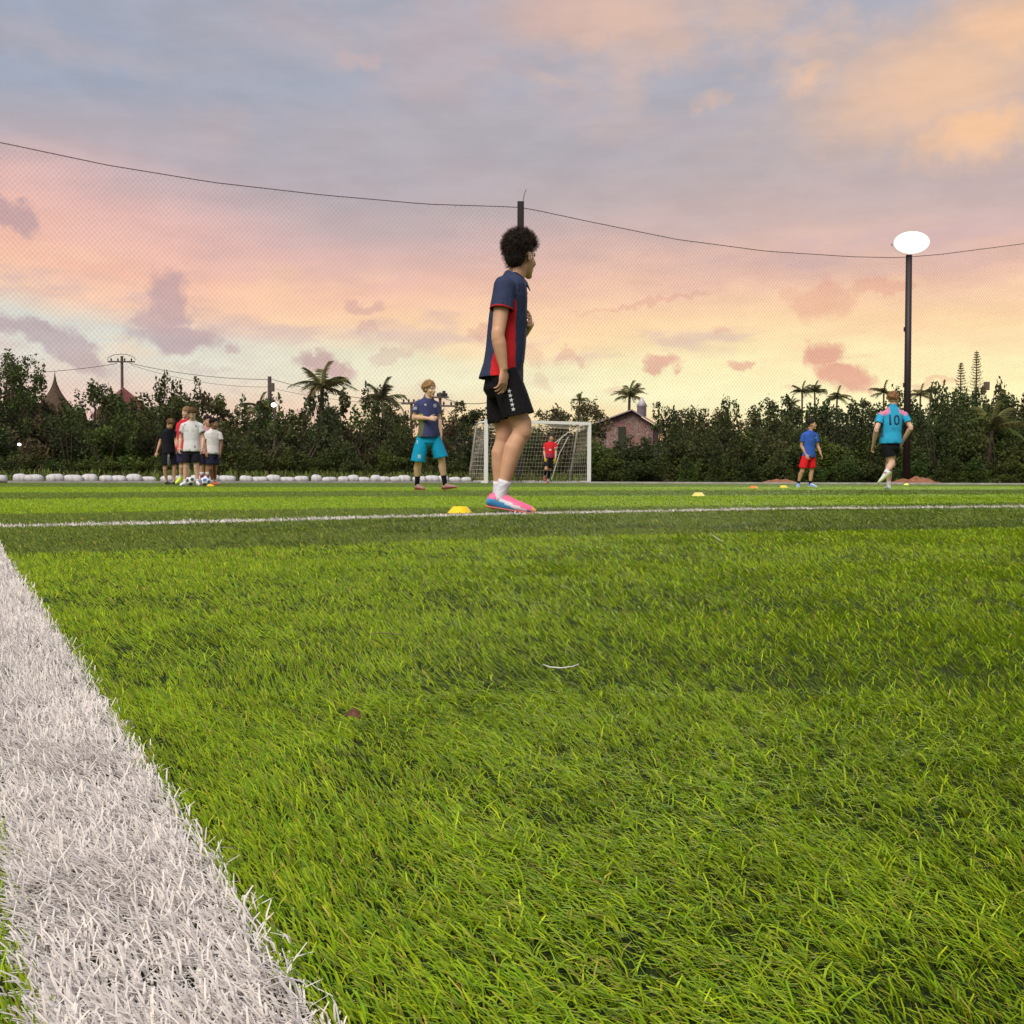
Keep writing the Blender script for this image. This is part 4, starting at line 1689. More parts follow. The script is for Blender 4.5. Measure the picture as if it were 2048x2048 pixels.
def ball(px, d, label, seed, accent):
    r = 0.11
    me = bpy.data.meshes.new('football')
    bm = bmesh.new()
    bmesh.ops.create_icosphere(bm, subdivisions=4, radius=r)
    bm.to_mesh(me)
    bm.free()
    co = coords(me)
    ic = []
    g = (1 + 5 ** 0.5) / 2
    for a in (-1, 1):
        for b in (-g, g):
            ic += [(0, a, b), (a, b, 0), (b, 0, a)]
    ic = np.array(ic)
    ic = ic / np.linalg.norm(ic[0])
    dots = (co / r) @ ic.T
    md = dots.max(axis=1)
    col = np.tile(np.array([0.78, 0.76, 0.76]), (len(co), 1))
    col[md > 0.93] = accent
    col[(md > 0.905) & (md < 0.925)] = (0.4, 0.4, 0.42)
    set_col(me, col)
    me.polygons.foreach_set('use_smooth', np.ones(len(me.polygons), dtype=bool))
    o = obj('football', me, attr_mat('ball', 0.4, 0.4))
    q = G(px, d)
    o.location = (q.x, q.y, r + 0.006)
    o.rotation_euler = (seed, seed * 1.7, seed * 0.6)
    tag(o, label, 'football')


ball(381, 23.3, 'white and black football at the feet of the white-shirted player', 0.5, (0.05, 0.05, 0.06))
ball(411, 23.6, 'white and blue football right of the white-shirted player\'s foot', 1.9, (0.03, 0.12, 0.42))


def litter():
    # dry leaf
    s, p = gp(704, 1442)
    x, y = fp(s, p)
    V = []
    Fc = []
    for i in range(7):
        t = i / 6
        w = 0.006 * math.sin(math.pi * min(1, t * 0.95 + 0.05)) ** 0.8
        zc = 0.004 * math.sin(3 * t)
        V += [(-0.011 + 0.022 * t, -w, zc + 0.003), (-0.011 + 0.022 * t, 0, zc), (-0.011 + 0.022 * t, w, zc + 0.004)]
    for i in range(6):
        Fc += [(i * 3, i * 3 + 1, i * 3 + 4, i * 3 + 3), (i * 3 + 1, i * 3 + 2, i * 3 + 5, i * 3 + 4)]
    o = obj('dry_leaf', pyd('dry_leaf', V, Fc, True), mat('dead_leaf', (0.16, 0.075, 0.045), 0.8, 0.2, 200, 0.5))
    o.location = (x, y, 0.011)
    o.scale = (0.62, 0.8, 1.0)
    o.rotation_euler = (0.6, 0.3, 0.5)
    tag(o, 'small curled brown dry leaf lying on the near turf', 'leaf')

    def fibre(picks, r, col, name, label):
        pts = []
        for q in picks:
            s_, p_ = gp(q[0], q[1], 0.014)
            x_, y_ = fp(s_, p_)
            pts.append((x_, y_, 0.014))
        o = MB().tube(pts, r, 5).build('loose_fibre', mat(name, col, 0.5), None, True)
        tag(o, label, 'fibre')
    fibre([(1086, 1329), (1100, 1334), (1122, 1336), (1145, 1333), (1158, 1328)], 0.0007, (0.72, 0.70, 0.62), 'pale_fibre', 'loose curved white fibre on the turf in the middle of the near pitch')
    fibre([(738, 1268), (760, 1266), (785, 1267), (805, 1270)], 0.0007, (0.16, 0.12, 0.05), 'brown_fibre', 'loose brownish strand on the turf below the yellow cone')
    fibre([(1425, 1070), (1436, 1078), (1444, 1082)], 0.0016, (0.55, 0.52, 0.40), 'straw_fibre', 'short pale strand on the turf right of centre near the dark stripe')


litter()


# ------------------------------------------------------------------ people
SKIN_M = attr_mat('skin', 0.5, 0.35, 0.0, 0.08, 260, 0.12, 0.16)
CLOTH_M = attr_mat('cloth', 0.85, 0.15, 0.0, 0.25, 500, 0, 0.14, 0.0)


def add_creases(m):
    """broad fabric creases on top of the weave"""
    t = m.node_tree
    N = NT.__new__(NT)
    N.t = t
    b = next(n for n in t.nodes if n.type == 'BSDF_PRINCIPLED')
    fine = next(n for n in t.nodes if n.type == 'BUMP')
    tc = N.n('ShaderNodeTexCoord')
    nz = N.noise(N.vmath('MULTIPLY', tc.outputs['Object'], (1.0, 1.0, 0.55)), 15, 3, 0.55, 1.2).outputs[0]
    ridge = N.math('ABSOLUTE', N.math('SUBTRACT', nz, 0.5))
    bp = N.n('ShaderNodeBump')
    bp.inputs['Strength'].default_value = 0.5
    bp.inputs['Distance'].default_value = 0.03
    N.link(ridge, bp.inputs['Height'])
    N.link(bp.outputs[0], fine.inputs['Normal'])


add_creases(CLOTH_M)
HAIR_M = attr_mat('hair', 0.7, 0.25, 0.05, 0.4, 160)
SHOE_M = attr_mat('shoe', 0.45, 0.4)
Z3 = Vector((0, 0, 1))


def V3(t):
    return Vector(t)


def pose(H, yaw, **ov):
    """joints of a standing figure of height H facing yaw; ov overrides: (x, z) in the picture plane keeps the default depth, (x, y, z) sets all"""
    k = H / 1.72
    Fv = Vector((math.cos(yaw), math.sin(yaw), 0))
    Rv = Vector((Fv.y, -Fv.x, 0))            # the figure's own right
    J = {'pelvis': Z3 * 0.93 * k, 'chest': Z3 * 1.24 * k, 'neck': Z3 * 1.44 * k, 'head': Z3 * 1.60 * k + Fv * 0.02}
    for s, nm in ((1, 'r'), (-1, 'l')):
        J['sh_' + nm] = Rv * (0.175 * s * k) + Z3 * 1.39 * k
        J['el_' + nm] = Rv * (0.225 * s * k) + Z3 * 1.10 * k - Fv * 0.02
        J['wr_' + nm] = Rv * (0.235 * s * k) + Z3 * 0.85 * k + Fv * 0.04
        J['hip_' + nm] = Rv * (0.09 * s * k) + Z3 * 0.88 * k
        J['kn_' + nm] = Rv * (0.10 * s * k) + Z3 * 0.48 * k + Fv * 0.02
        J['an_' + nm] = Rv * (0.10 * s * k) + Z3 * 0.085 * k - Fv * 0.02
        J['toe_' + nm] = J['an_' + nm] + Fv * 0.17 * k - Z3 * 0.06 * k
    moved_an = {}
    for q, v in ov.items():
        old = J[q].copy()
        J[q] = Vector((v[0], J[q].y, v[1])) if len(v) == 2 else Vector(v)
        if q.startswith('an_'):
            moved_an['toe_' + q[-1]] = J[q] - old
    for q, dv in moved_an.items():
        if q not in ov:
            J[q] = J[q] + dv
    J['F'] = Fv
    J['R'] = Rv
    J['k'] = k
    return J


def hand(mb, wr, dr, nrm, thumb, k=1.0, curl=0.35, r=0.0085):
    """palm, four unequal bent fingers and a thumb; nrm = direction the palm faces, thumb = +1/-1 side"""
    dr = dr.normalized()
    nrm = (nrm - dr * nrm.dot(dr)).normalized()
    sd = dr.cross(nrm).normalized() * thumb
    mb.loft([(wr - dr * 0.02 * k, sd * 0.024 * k, nrm * 0.018 * k), (wr + dr * 0.02 * k, sd * 0.030 * k, nrm * 0.016 * k), (wr + dr * 0.055 * k, sd * 0.040 * k, nrm * 0.015 * k), (wr + dr * 0.09 * k, sd * 0.041 * k, nrm * 0.012 * k)], 12)
    for i, L in enumerate((0.070, 0.079, 0.073, 0.056)):
        off = (0.030 - 0.0205 * i) * k
        p = wr + dr * (0.088 - 0.004 * abs(i - 1)) * k + sd * off
        a = curl * (0.7 + 0.12 * i)
        for q, fr in enumerate((0.45, 0.32, 0.23)):
            d2 = dr * math.cos(a) + nrm * math.sin(a) + sd * (0.06 * (1.5 - i))
            nx = p + d2.normalized() * L * fr * k
            mb.capsule(p, nx, r * k * (1 - 0.08 * q), r * k * (0.93 - 0.08 * q), 8)
            p = nx
            a += curl * (1.0 + 0.15 * i)
    p = wr + dr * 0.028 * k + sd * 0.030 * k
    q = p + (dr * 0.6 + sd * 0.62 + nrm * 0.35).normalized() * 0.042 * k
    t = q + (dr * 0.85 + sd * 0.25 + nrm * 0.4).normalized() * 0.032 * k
    mb.capsule(p, q, 0.012 * k, 0.0105 * k, 8)
    mb.capsule(q, t, 0.0105 * k, 0.0085 * k, 8)


def head_frame(J, hyaw, pitch=0.0):
    f = Vector((math.cos(hyaw) * math.cos(pitch), math.sin(hyaw) * math.cos(pitch), math.sin(pitch)))
    r = Vector((math.sin(hyaw), -math.cos(hyaw), 0))
    u = r.cross(f).normalized()
    return r, f, u


def head_prims(mb, c, r, f, u, k):
    at = lambda x, y, z: c + (r * x + f * y + u * z) * k
    mb.ell(at(0, -0.018, 0.028), r * 0.074 * k, f * 0.094 * k, u * 0.088 * k)
    mb.ell(at(0, 0.022, -0.025), r * 0.061 * k, f * 0.068 * k, u * 0.085 * k)
    mb.ell(at(0, 0.035, -0.072), r * 0.047 * k, f * 0.047 * k, u * 0.038 * k)
    mb.ell(at(0, 0.066, -0.098), r * 0.024 * k, f * 0.022 * k, u * 0.020 * k)          # chin
    mb.ell(at(0, 0.070, 0.022), r * 0.048 * k, f * 0.018 * k, u * 0.012 * k)           # brow
    mb.capsule(at(0, 0.084, 0.008), at(0, 0.104, -0.026), 0.007 * k, 0.011 * k, 8)     # nose
    mb.ell(at(0, 0.090, -0.032), r * 0.017 * k, f * 0.012 * k, u * 0.009 * k)
    mb.ell(at(0, 0.086, -0.055), r * 0.024 * k, f * 0.010 * k, u * 0.0065 * k)         # lips
    mb.ell(at(0, 0.084, -0.067), r * 0.021 * k, f * 0.010 * k, u * 0.0065 * k)
    for s in (-1, 1):
        mb.ell(at(s * 0.040, 0.050, -0.030), r * 0.022 * k, f * 0.028 * k, u * 0.022 * k)   # cheek
        mb.ell(at(s * 0.075, -0.012, -0.008), r * 0.008 * k + f * -0.004 * k, f * 0.019 * k, u * 0.031 * k)  # ear
        mb.ell(at(s * 0.078, -0.018, 0.004), r * 0.009 * k, f * 0.013 * k, u * 0.020 * k)


def paint_head(co, col, c, r, f, u, k, lip):
    q = (co - np.array(c)) / k
    x, y, z = q @ np.array(r), q @ np.array(f), q @ np.array(u)
    front = y > 0.055
    for s in (-1, 1):
        e = ((x - s * 0.031) / 0.013) ** 2 + ((z - 0.003) / 0.0065) ** 2
        col[(e < 1) & front] = (0.55, 0.52, 0.48)
        e = ((x - s * 0.031) / 0.0065) ** 2 + ((z - 0.003) / 0.0065) ** 2
        col[(e < 1) & front] = (0.02, 0.015, 0.012)
        b = (np.abs(x - s * 0.032) < 0.015) & (np.abs(z - 0.021 + 0.1 * (np.abs(x) - 0.03)) < 0.0032) & front
        col[b] = (0.05, 0.035, 0.025)
    m = ((x / 0.024) ** 2 + ((z + 0.061) / 0.011) ** 2 < 1) & (y > 0.07)
    col[m] = lip
    return col


def limb(mb, a, b, prof, n=14, Fv=None):
    """prof: list of (t, radius, forward offset)"""
    d = (b - a).normalized()
    up = Fv if Fv is not None and abs(d.dot(Fv)) < 0.9 else Vector((0, 1, 0.01))
    s1 = d.cross(up).normalized()
    s2 = s1.cross(d).normalized()
    rings = [(a.lerp(b, t) + s2 * o, s1 * r, s2 * r) for (t, r, o) in prof]
    mb.loft(rings, n)


def build_body(J, hyaw, hpitch, skin, voxel, hands, ratio, slim=1.0, lip=None, hk=1.0):
    k, Fv, Rv = J['k'], J['F'], J['R']
    g = k * slim
    mb = MB()
    up_t = (J['neck'] - J['pelvis']).normalized()
    mb.loft([(J['pelvis'] - Z3 * 0.10 * k, Rv * 0.10 * g, Fv * 0.075 * g), (J['pelvis'], Rv * 0.135 * g, Fv * 0.09 * g), (J['pelvis'].lerp(J['chest'], 0.5), Rv * 0.118 * g, Fv * 0.078 * g),
             (J['chest'], Rv * 0.135 * g, Fv * 0.085 * g), (J['neck'] - up_t * 0.07 * k, Rv * 0.12 * g, Fv * 0.06 * g), (J['neck'], Rv * 0.05 * g, Fv * 0.05 * g)], 20)
    r, f, u = head_frame(J, hyaw, hpitch)
    c = J['head']
    mb.capsule(J['neck'] - up_t * 0.03 * k, c - u * 0.06 * k * hk - f * 0.02 * k, 0.057 * k * slim, 0.052 * k * slim)
    head_prims(mb, c, r, f, u, k * hk)
    for s in ('r', 'l'):
        mb.capsule(J['neck'] - up_t * 0.04 * k, J['sh_' + s], 0.042 * g, 0.046 * g)
        limb(mb, J['sh_' + s], J['el_' + s], [(-0.08, 0.03 * g, 0), (0, 0.048 * g, 0), (0.25, 0.047 * g, 0), (0.6, 0.043 * g, 0), (1, 0.037 * g, 0), (1.06, 0.02 * g, 0)], 14)
        limb(mb, J['el_' + s], J['wr_' + s], [(-0.1, 0.022 * g, 0), (0, 0.037 * g, 0), (0.25, 0.041 * g, 0), (0.6, 0.034 * g, 0), (0.95, 0.0255 * g, 0), (1.04, 0.024 * g, 0)], 14)
        hd = hands.get(s)
        wr = J['wr_' + s]
        if hd is None:
            dr = (wr - J['el_' + s]).normalized()
            nrm = (Rv * (-1 if s == 'r' else 1)) * 0.8 - Fv * 0.6
            hand(mb, wr, dr, nrm, 1 if s == 'r' else -1, k, 0.32)
        else:
            hand(mb, wr, Vector(hd[0]), Vector(hd[1]), hd[2], k, hd[3])
        mb.capsule(J['el_' + s] + Z3 * 0.02, J['el_' + s] - Z3 * 0.02, 0.0385 * g, 0.0385 * g)
        hip, kn, an = J['hip_' + s], J['kn_' + s], J['an_' + s]
        mb.capsule(kn + Z3 * 0.03, kn - Z3 * 0.03, 0.0545 * g, 0.0545 * g)
        limb(mb, hip, kn, [(-0.10, 0.04 * g, 0), (0, 0.074 * g, 0), (0.3, 0.078 * g, 0), (0.7, 0.064 * g, 0), (0.92, 0.056 * g, 0), (1.0, 0.054 * g, 0.004), (1.08, 0.03 * g, 0)], 16, Fv)
        limb(mb, kn, an, [(-0.1, 0.03 * g, 0), (0, 0.053 * g, 0.004), (0.12, 0.051 * g, 0.0), (0.3, 0.056 * g, -0.012), (0.5, 0.049 * g, -0.010), (0.75, 0.036 * g, -0.003), (0.95, 0.032 * g, 0), (1.08, 0.03 * g, 0)], 16, Fv)
        to = J['toe_' + s]
        mb.capsule(an - Z3 * 0.02, an.lerp(to, 0.8), 0.034 * g, 0.024 * g)
    me = mb.remesh(voxel, 6 if voxel < 0.006 else 3, ratio)
    co = coords(me)
    col = np.tile(np.array(skin, float), (len(co), 1))
    col *= (1 + 0.05 * np.sin(co[:, 0:1] * 40 + co[:, 2:3] * 31) * np.sin(co[:, 2:3] * 53))
    lip = lip or tuple(np.array(skin) * np.array([0.9, 0.72, 0.72]))
    col = paint_head(co, col, c, r, f, u, k * hk, lip)
    set_col(me, np.clip(col, 0.005, 0.95))
    return me, (c, r, f, u, k * hk)


def folds(me, amp, seed, freq=9.0, stretch=(1, 1, 0.33)):
    """push the cloth in and out along its normals: soft creases"""
    co = coords(me)
    nr = np.empty(len(co) * 3, np.float32)
    me.vertices.foreach_get('normal', nr)
    nr = nr.reshape(-1, 3)
    out = np.empty(len(co), np.float32)
    freq *= 0.72
    for i, p in enumerate(co):
        q = Vector((p[0] * freq * stretch[0] + seed, p[1] * freq * stretch[1], p[2] * freq * stretch[2] + 0.6 * p[0] * freq))
        a = mnoise.noise(q)
        b = mnoise.noise(q * 2.3)
        out[i] = (1 - abs(a) * 2.2) * 0.75 + b * 0.25
    co = co + nr * (amp * out)[:, None]
    me.vertices.foreach_set('co', co.ravel())
    me.update()


def cut(me, planes):
    """open a garment at its hems: (point, outward normal, test) removes what lies beyond the plane where test(co) holds"""
    bm = bmesh.new()
    bm.from_mesh(me)
    for (pt, nrm, test) in planes:
        fs = [f for f in bm.faces if test(f.calc_center_median())]
        gs = set()
        for f in fs:
            gs.add(f)
            gs.update(f.verts)
            gs.update(f.edges)
        bmesh.ops.bisect_plane(bm, geom=list(gs), dist=1e-5, plane_co=pt, plane_no=nrm, clear_outer=True)
    bm.to_mesh(me)
    bm.free()
    for p in me.polygons:
        p.use_smooth = True
    me.update()


def thicken(o, t=0.003):
    md = o.modifiers.new('thickness', 'SOLIDIFY')
    md.thickness = t
    md.offset = -1


def build_shirt(J, hem, voxel, ratio, colour_fn, sleeve=0.62, fit=1.0, rings=None, flare=1.0, seed=1, sleeve_r=1.0, low=0.0, amp=0.006, sleeve_fn=None):
    k, Fv, Rv = J['k'], J['F'], J['R']
    g = k * fit
    mb = MB()
    up_t = (J['neck'] - J['pelvis']).normalized()
    if rings is None:
        hemc = J['pelvis'].copy()
        hemc.z = hem - 0.05
        rings = [(hemc, Rv * 0.175 * g * flare, Fv * 0.130 * g * flare), (hemc + Z3 * 0.12, Rv * 0.166 * g * flare, Fv * 0.122 * g * flare), (J['pelvis'].lerp(J['chest'], 0.5), Rv * 0.156 * g, Fv * 0.108 * g),
                 (J['chest'], Rv * 0.168 * g, Fv * 0.112 * g), (J['chest'].lerp(J['neck'], 0.55), Rv * 0.172 * g, Fv * 0.092 * g), (J['neck'] - up_t * 0.035 * k, Rv * 0.105 * g, Fv * 0.072 * g),
                 (J['neck'] + up_t * 0.012 * k, Rv * 0.066 * k, Fv * 0.064 * k), (J['neck'] + up_t * 0.05 * k, Rv * 0.060 * k, Fv * 0.060 * k)]
    mb.loft(rings, 28)
    for q in ('r', 'l'):
        mb.capsule(J['neck'] - up_t * 0.045 * k, J['sh_' + q].lerp(J['neck'], 0.12) - Z3 * 0.008, 0.048 * g, 0.060 * g)
    me = mb.remesh(voxel, 6, ratio)
    folds(me, amp * k, seed)
    nk = J['neck'] + up_t * 0.022 * k
    cut(me, [(Vector((0, 0, hem)), Vector((0, 0, -1)), lambda q: q.z < hem + 0.06),
             (nk, (up_t + Fv * 0.62).normalized(), lambda q: (q - J['neck']).length < 0.13 * k and (q - J['neck']).dot(up_t) > -0.08)])
    set_col(me, colour_fn(coords(me)))
    parts = [me]
    for q in ('r', 'l'):
        sh, el = J['sh_' + q], J['el_' + q]
        d = (el - sh).normalized()
        m2 = MB()
        m2.capsule(sh.lerp(J['neck'], 0.3) - Z3 * 0.012, sh, 0.050 * g, 0.062 * g * sleeve_r)
        m2.capsule(sh, sh.lerp(el, sleeve + 0.25), 0.062 * g * sleeve_r, 0.070 * g * sleeve_r)
        me2 = m2.remesh(voxel, 5, ratio)
        folds(me2, amp * k * 0.8, seed + 3)
        cp = sh.lerp(el, sleeve)
        cut(me2, [(cp, (d + Vector((0, 0, -0.15))).normalized(), lambda q_: True)])
        set_col(me2, (sleeve_fn or colour_fn)(coords(me2)))
        parts.append(me2)
    bm = bmesh.new()
    for m3 in parts:
        bm.from_mesh(m3)
    out = bpy.data.meshes.new('shirt')
    bm.to_mesh(out)
    bm.free()
    for m3 in parts:
        bpy.data.meshes.remove(m3)
    out.polygons.foreach_set('use_smooth', np.ones(len(out.polygons), dtype=bool))
    return out


def build_shorts(J, waist, hem_r, hem_l, voxel, ratio, colour_fn, fit=1.0, seed=1, flare=1.0, amp=0.006):
    k, Fv, Rv = J['k'], J['F'], J['R']
    g = k * fit
    mb = MB()
    wc = J['pelvis'].copy()
    wc.z = waist
    mb.loft([(wc, Rv * 0.130 * g, Fv * 0.088 * g), (wc - Z3 * 0.08, Rv * 0.146 * g, Fv * 0.104 * g), (J['pelvis'] - Z3 * 0.12 * k, Rv * 0.156 * g, Fv * 0.112 * g), (J['pelvis'] - Z3 * 0.17 * k, Rv * 0.12 * g, Fv * 0.08 * g)], 24)
    planes = []
    for s, hz in (('r', hem_r), ('l', hem_l)):
        hip, kn, an = J['hip_' + s], J['kn_' + s], J['an_' + s]
        d = (kn - hip).normalized()
        t = (hip.z - hz) / max(hip.z - kn.z, 1e-3)
        a2 = hip + (kn - hip) * (t + 0.15)
        limb(mb, hip + Z3 * 0.01, a2, [(-0.1, 0.07 * g, 0), (0, 0.090 * g, 0), (0.5, 0.100 * g * flare, 0), (1.0, 0.104 * g * flare, 0)], 20, Fv)
        cp = hip + (kn - hip) * t
        nrm = (d + Vector((0, 0, -0.6))).normalized()
        planes.append((cp, nrm, lambda q, cp=cp, nrm=nrm, d=d: (q - cp).dot(nrm) > -0.05 and ((q - cp) - d * (q - cp).dot(d)).length < 0.14 * k))
    me = mb.remesh(voxel, 5, ratio)
    folds(me, amp * k, seed + 5, 8.0)
    cut(me, planes)
    set_col(me, colour_fn(coords(me)))
    return me


def build_shoe(parent, an, toe, k, col_fn, sole_col, name='shoe', studs=True, lift=0.0):
    """football boot along ankle->toe"""
    d = Vector((toe.x - an.x, toe.y - an.y, 0))
    fl = d.normalized()
    full = (toe - an)
    pit = math.atan2(full.z + 0.06 * k, d.length)       # pitch of the foot against flat
    sd = Vector((-fl.y, fl.x, 0))
    fw = (fl * math.cos(pit) + Z3 * math.sin(pit)).normalized()
    up = sd.cross(fw).normalized()
    if up.z < 0:
        up = -up
    o0 = an - up * 0.075 * k - fw * 0.055 * k           # heel at the sole
    prof = [(-0.012, 0.018, 0.020, 0.030), (0.0, 0.034, 0.030, 0.042), (0.03, 0.046, 0.034, 0.048), (0.07, 0.054, 0.035, 0.046), (0.11, 0.045, 0.037, 0.038), (0.15, 0.037, 0.043, 0.031), (0.19, 0.031, 0.046, 0.027),
            (0.23, 0.026, 0.042, 0.022), (0.26, 0.020, 0.032, 0.017), (0.278, 0.012, 0.016, 0.010)]
    rings = []
    pa = np.array(prof)
    dense = 44 if studs else 14
    for x in np.linspace(prof[0][0], prof[-1][0], dense):
        h, w, zc = (float(np.interp(x, pa[:, 0], pa[:, c_])) for c_ in (1, 2, 3))
        rings.append((o0 + fw * x * k + up * (zc + 0.008) * k, sd * w * k, up * h * k))
    mb = MB().loft(rings, 36 if studs else 16)
    # flatten the underside
    base = [(v - o0).dot(up) for v in mb.v]
    mb.v = [v + up * max(0, 0.012 * k - b) for v, b in zip(mb.v, base)]
    up_o = MB()
    up_o.v, up_o.f = mb.v, mb.f
    o = up_o.build(name, SHOE_M, parent, True)
    md = o.modifiers.new('s', 'SUBSURF')
    md.levels = md.render_levels = 1
    me = o.data
    co = coords(me)
    loc = np.stack([(co - np.array(o0)) @ np.array(fw), (co - np.array(o0)) @ np.array(sd), (co - np.array(o0)) @ np.array(up)], 1) / k
    set_col(me, col_fn(loc))
    sl = MB()
    rs = []
    for (x, h, w, zc) in prof:
        rs.append((o0 + fw * x * k + up * 0.009 * k, sd * w * 1.03 * k, up * 0.0055 * k))
    sl.loft(rs, 14)
    if studs:
        for (x, y) in ((0.03, 0.02), (0.03, -0.02), (0.14, 0.027), (0.14, -0.027), (0.19, 0.03), (0.19, -0.03), (0.235, 0.0)):
            p = o0 + fw * x * k + sd * y * k
            sl.tube([p + up * 0.006 * k, p - up * 0.004 * k], [0.007 * k, 0.005 * k], 6)
    s = sl.build('sole', mat('sole_%02x%02x%02x' % tuple(int(255 * c) for c in sole_col), sole_col, 0.5), o, True)
    return o


def build_sock(parent, kn, an, top, k, col, stripe=None):
    """top: fraction of the shin, 1 at the ankle"""
    d = (an - kn)
    mb = MB()
    Fv = Vector((0, 1, 0.01))
    r_at = lambda t: float(np.interp(t, [0.3, 0.5, 0.75, 1.0], [0.060, 0.053, 0.0395, 0.0355]))
    pr = [(t, r_at(t) * k, 0) for t in np.linspace(top, 1.06, 7)]
    limb(mb, kn, an, pr, 16, Fv)
    o = mb.build('sock', CLOTH_M, parent, True)
    co = coords(o.data)
    c = np.tile(np.array(col, float), (len(co), 1))
    if stripe is not None:
        t = ((co - np.array(kn)) @ np.array(d)) / d.length_squared
        c[(t > stripe[0]) & (t < stripe[1])] = stripe[2]
    set_col(o.data, c)
    return o


def hair_cap(parent, hf, col, seed, style='short', voxel=0.009, ratio=0.5):
    """hair of many overlapping locks over the skull, fused into one shaggy cap"""
    c, r, f, u, k = hf
    rr = random.Random(seed)
    mb = MB()
    at = lambda x, y, z: c + (r * x + f * y + u * z) * k
    mb.ell(at(0, -0.028, 0.044), r * 0.083 * k, f * 0.095 * k, u * 0.088 * k)
    if style == 'fringe':
        mb.ell(at(0, -0.045, 0.0), r * 0.085 * k, f * 0.074 * k, u * 0.066 * k)
    n = 170
    for i in range(n):
        a = rr.uniform(0, 2 * math.pi)
        e = rr.uniform(-0.25, 1.5)
        x, y, z = math.cos(e) * math.cos(a), math.cos(e) * math.sin(a), math.sin(e)
        if y > 0.45 and z < (0.42 if style != 'fringe' else 0.30):
            continue
        if z < -0.05 and y > -0.2:
            continue
        p = at(x * 0.080, y * 0.094 - 0.026, z * 0.089 + 0.042)
        if style == 'fringe':
            dn = (r * x * 0.6 + f * y * 0.7 - u * 0.9)
            L = 0.036
        else:
            dn = (r * x + f * y * 0.6 + u * 0.2 + Vector((rr.uniform(-.4, .4), rr.uniform(-.4, .4), rr.uniform(-.4, .4))))
            L = 0.022
        q = p + dn.normalized() * L * k
        mb.capsule(p, q, 0.016 * k, 0.008 * k, 6)
    me = mb.remesh(voxel, 1, ratio)
    co = coords(me)
    cc = np.tile(np.array(col, float), (len(co), 1)) * (0.75 + 0.5 * np.random.default_rng(seed).random((len(co), 1)))
    set_col(me, cc)
    ho = obj('hair', me, HAIR_M, parent)
    nr = np.empty(len(co) * 3, np.float32)
    me.vertices.foreach_get('normal', nr)
    nr = nr.reshape(-1, 3)
    V, Fc = [], []
    for i in range(900):
        j = rr.randrange(len(co))
        p, nn = Vector(co[j]), Vector(nr[j])
        lie = (nn * 0.55 + Vector((rr.uniform(-1, 1), rr.uniform(-1, 1), rr.uniform(-1, 0.6)))).normalized()
        w = nn.cross(lie).normalized() * 0.0014
        L_ = rr.uniform(0.012, 0.032)
        a, b = p + lie * L_ * 0.5 + nn * 0.003, p + lie * L_
        q = len(V)
        V += [p - w, p + w, a + w, a - w, b]
        Fc += [(q, q + 1, q + 2, q + 3), (q + 3, q + 2, q + 4)]
    m2 = pyd('strands', V, Fc)
    set_col(m2, np.repeat(np.array(col, float)[None] * (0.6 + 0.9 * np.random.default_rng(seed).random((len(V) // 5, 1))), 5, axis=0))
    so_ = obj('strands', m2, HAIR_M, ho)
    so_['kind'] = 'stuff'
    return ho


def solid(c, *spots):
    """plain dye; spots: (test on (x, y, z) arrays, colour)"""
    def fn(co):
        col = np.tile(np.array(c, float), (len(co), 1))
        for t, c2 in spots:
            col[t(co[:, 0], co[:, 1], co[:, 2])] = c2
        return col
    return fn


def decal(parent, target, me, origin, right, up, cast, off, m, name):
    """lay a flat mesh (x right, y up) on the garment by casting along `cast`"""
    t = target.data
    bvh = BVHTree.FromPolygons([v.co for v in t.vertices], [tuple(p.vertices) for p in t.polygons])
    bm = bmesh.new()
    bm.from_mesh(me)
    bmesh.ops.triangulate(bm, faces=bm.faces)
    for _ in range(2):
        bmesh.ops.subdivide_edges(bm, edges=[e for e in bm.edges if e.calc_length() > 0.02], cuts=1)
        bmesh.ops.triangulate(bm, faces=bm.faces)
    for v in bm.verts:
        p = origin + right * v.co.x + up * v.co.y - cast * 0.4
        h = bvh.ray_cast(p, cast)
        q = h[0] if h[0] is not None else origin + right * v.co.x + up * v.co.y
        v.co = q - cast * off
    me2 = bpy.data.meshes.new(name)
    bm.to_mesh(me2)
    bm.free()
    o = obj(name, me2, m, parent)
    md = o.modifiers.new('thickness', 'SOLIDIFY')
    md.thickness = 0.0015
    return o


def text_mesh(s, size, sx=1.0):
    cu = bpy.data.curves.new('t', 'FONT')
    cu.body = s
    cu.size = size
    cu.offset = 0.004
    cu.align_x = 'CENTER'
    cu.align_y = 'CENTER'
    o = bpy.data.objects.new('t', cu)
    COL.objects.link(o)
    dg = bpy.context.evaluated_depsgraph_get()
    me = bpy.data.meshes.new_from_object(o.evaluated_get(dg))
    bpy.data.objects.remove(o)
    for v in me.vertices:
        v.co.x *= sx
    return me


def star_mesh(r):
    V = [(0, 0, 0)]
    for i in range(10):
        a = math.pi / 2 + i * math.pi / 5
        q = r if i % 2 == 0 else r * 0.42
        V.append((q * math.cos(a), q * math.sin(a), 0))
    return pyd('star', V, [(0, i + 1, (i + 1) % 10 + 1) for i in range(10)])


def rect_mesh(w, h):
    return pyd('r', [(-w / 2, -h / 2, 0), (w / 2, -h / 2, 0), (w / 2, h / 2, 0), (-w / 2, h / 2, 0)], [(0, 1, 2, 3)])


def disc_mesh(r, n=14, sy=1.0):
    return pyd('d', [(r * math.cos(2 * math.pi * i / n), r * sy * math.sin(2 * math.pi * i / n), 0) for i in range(n)], [tuple(range(n))])


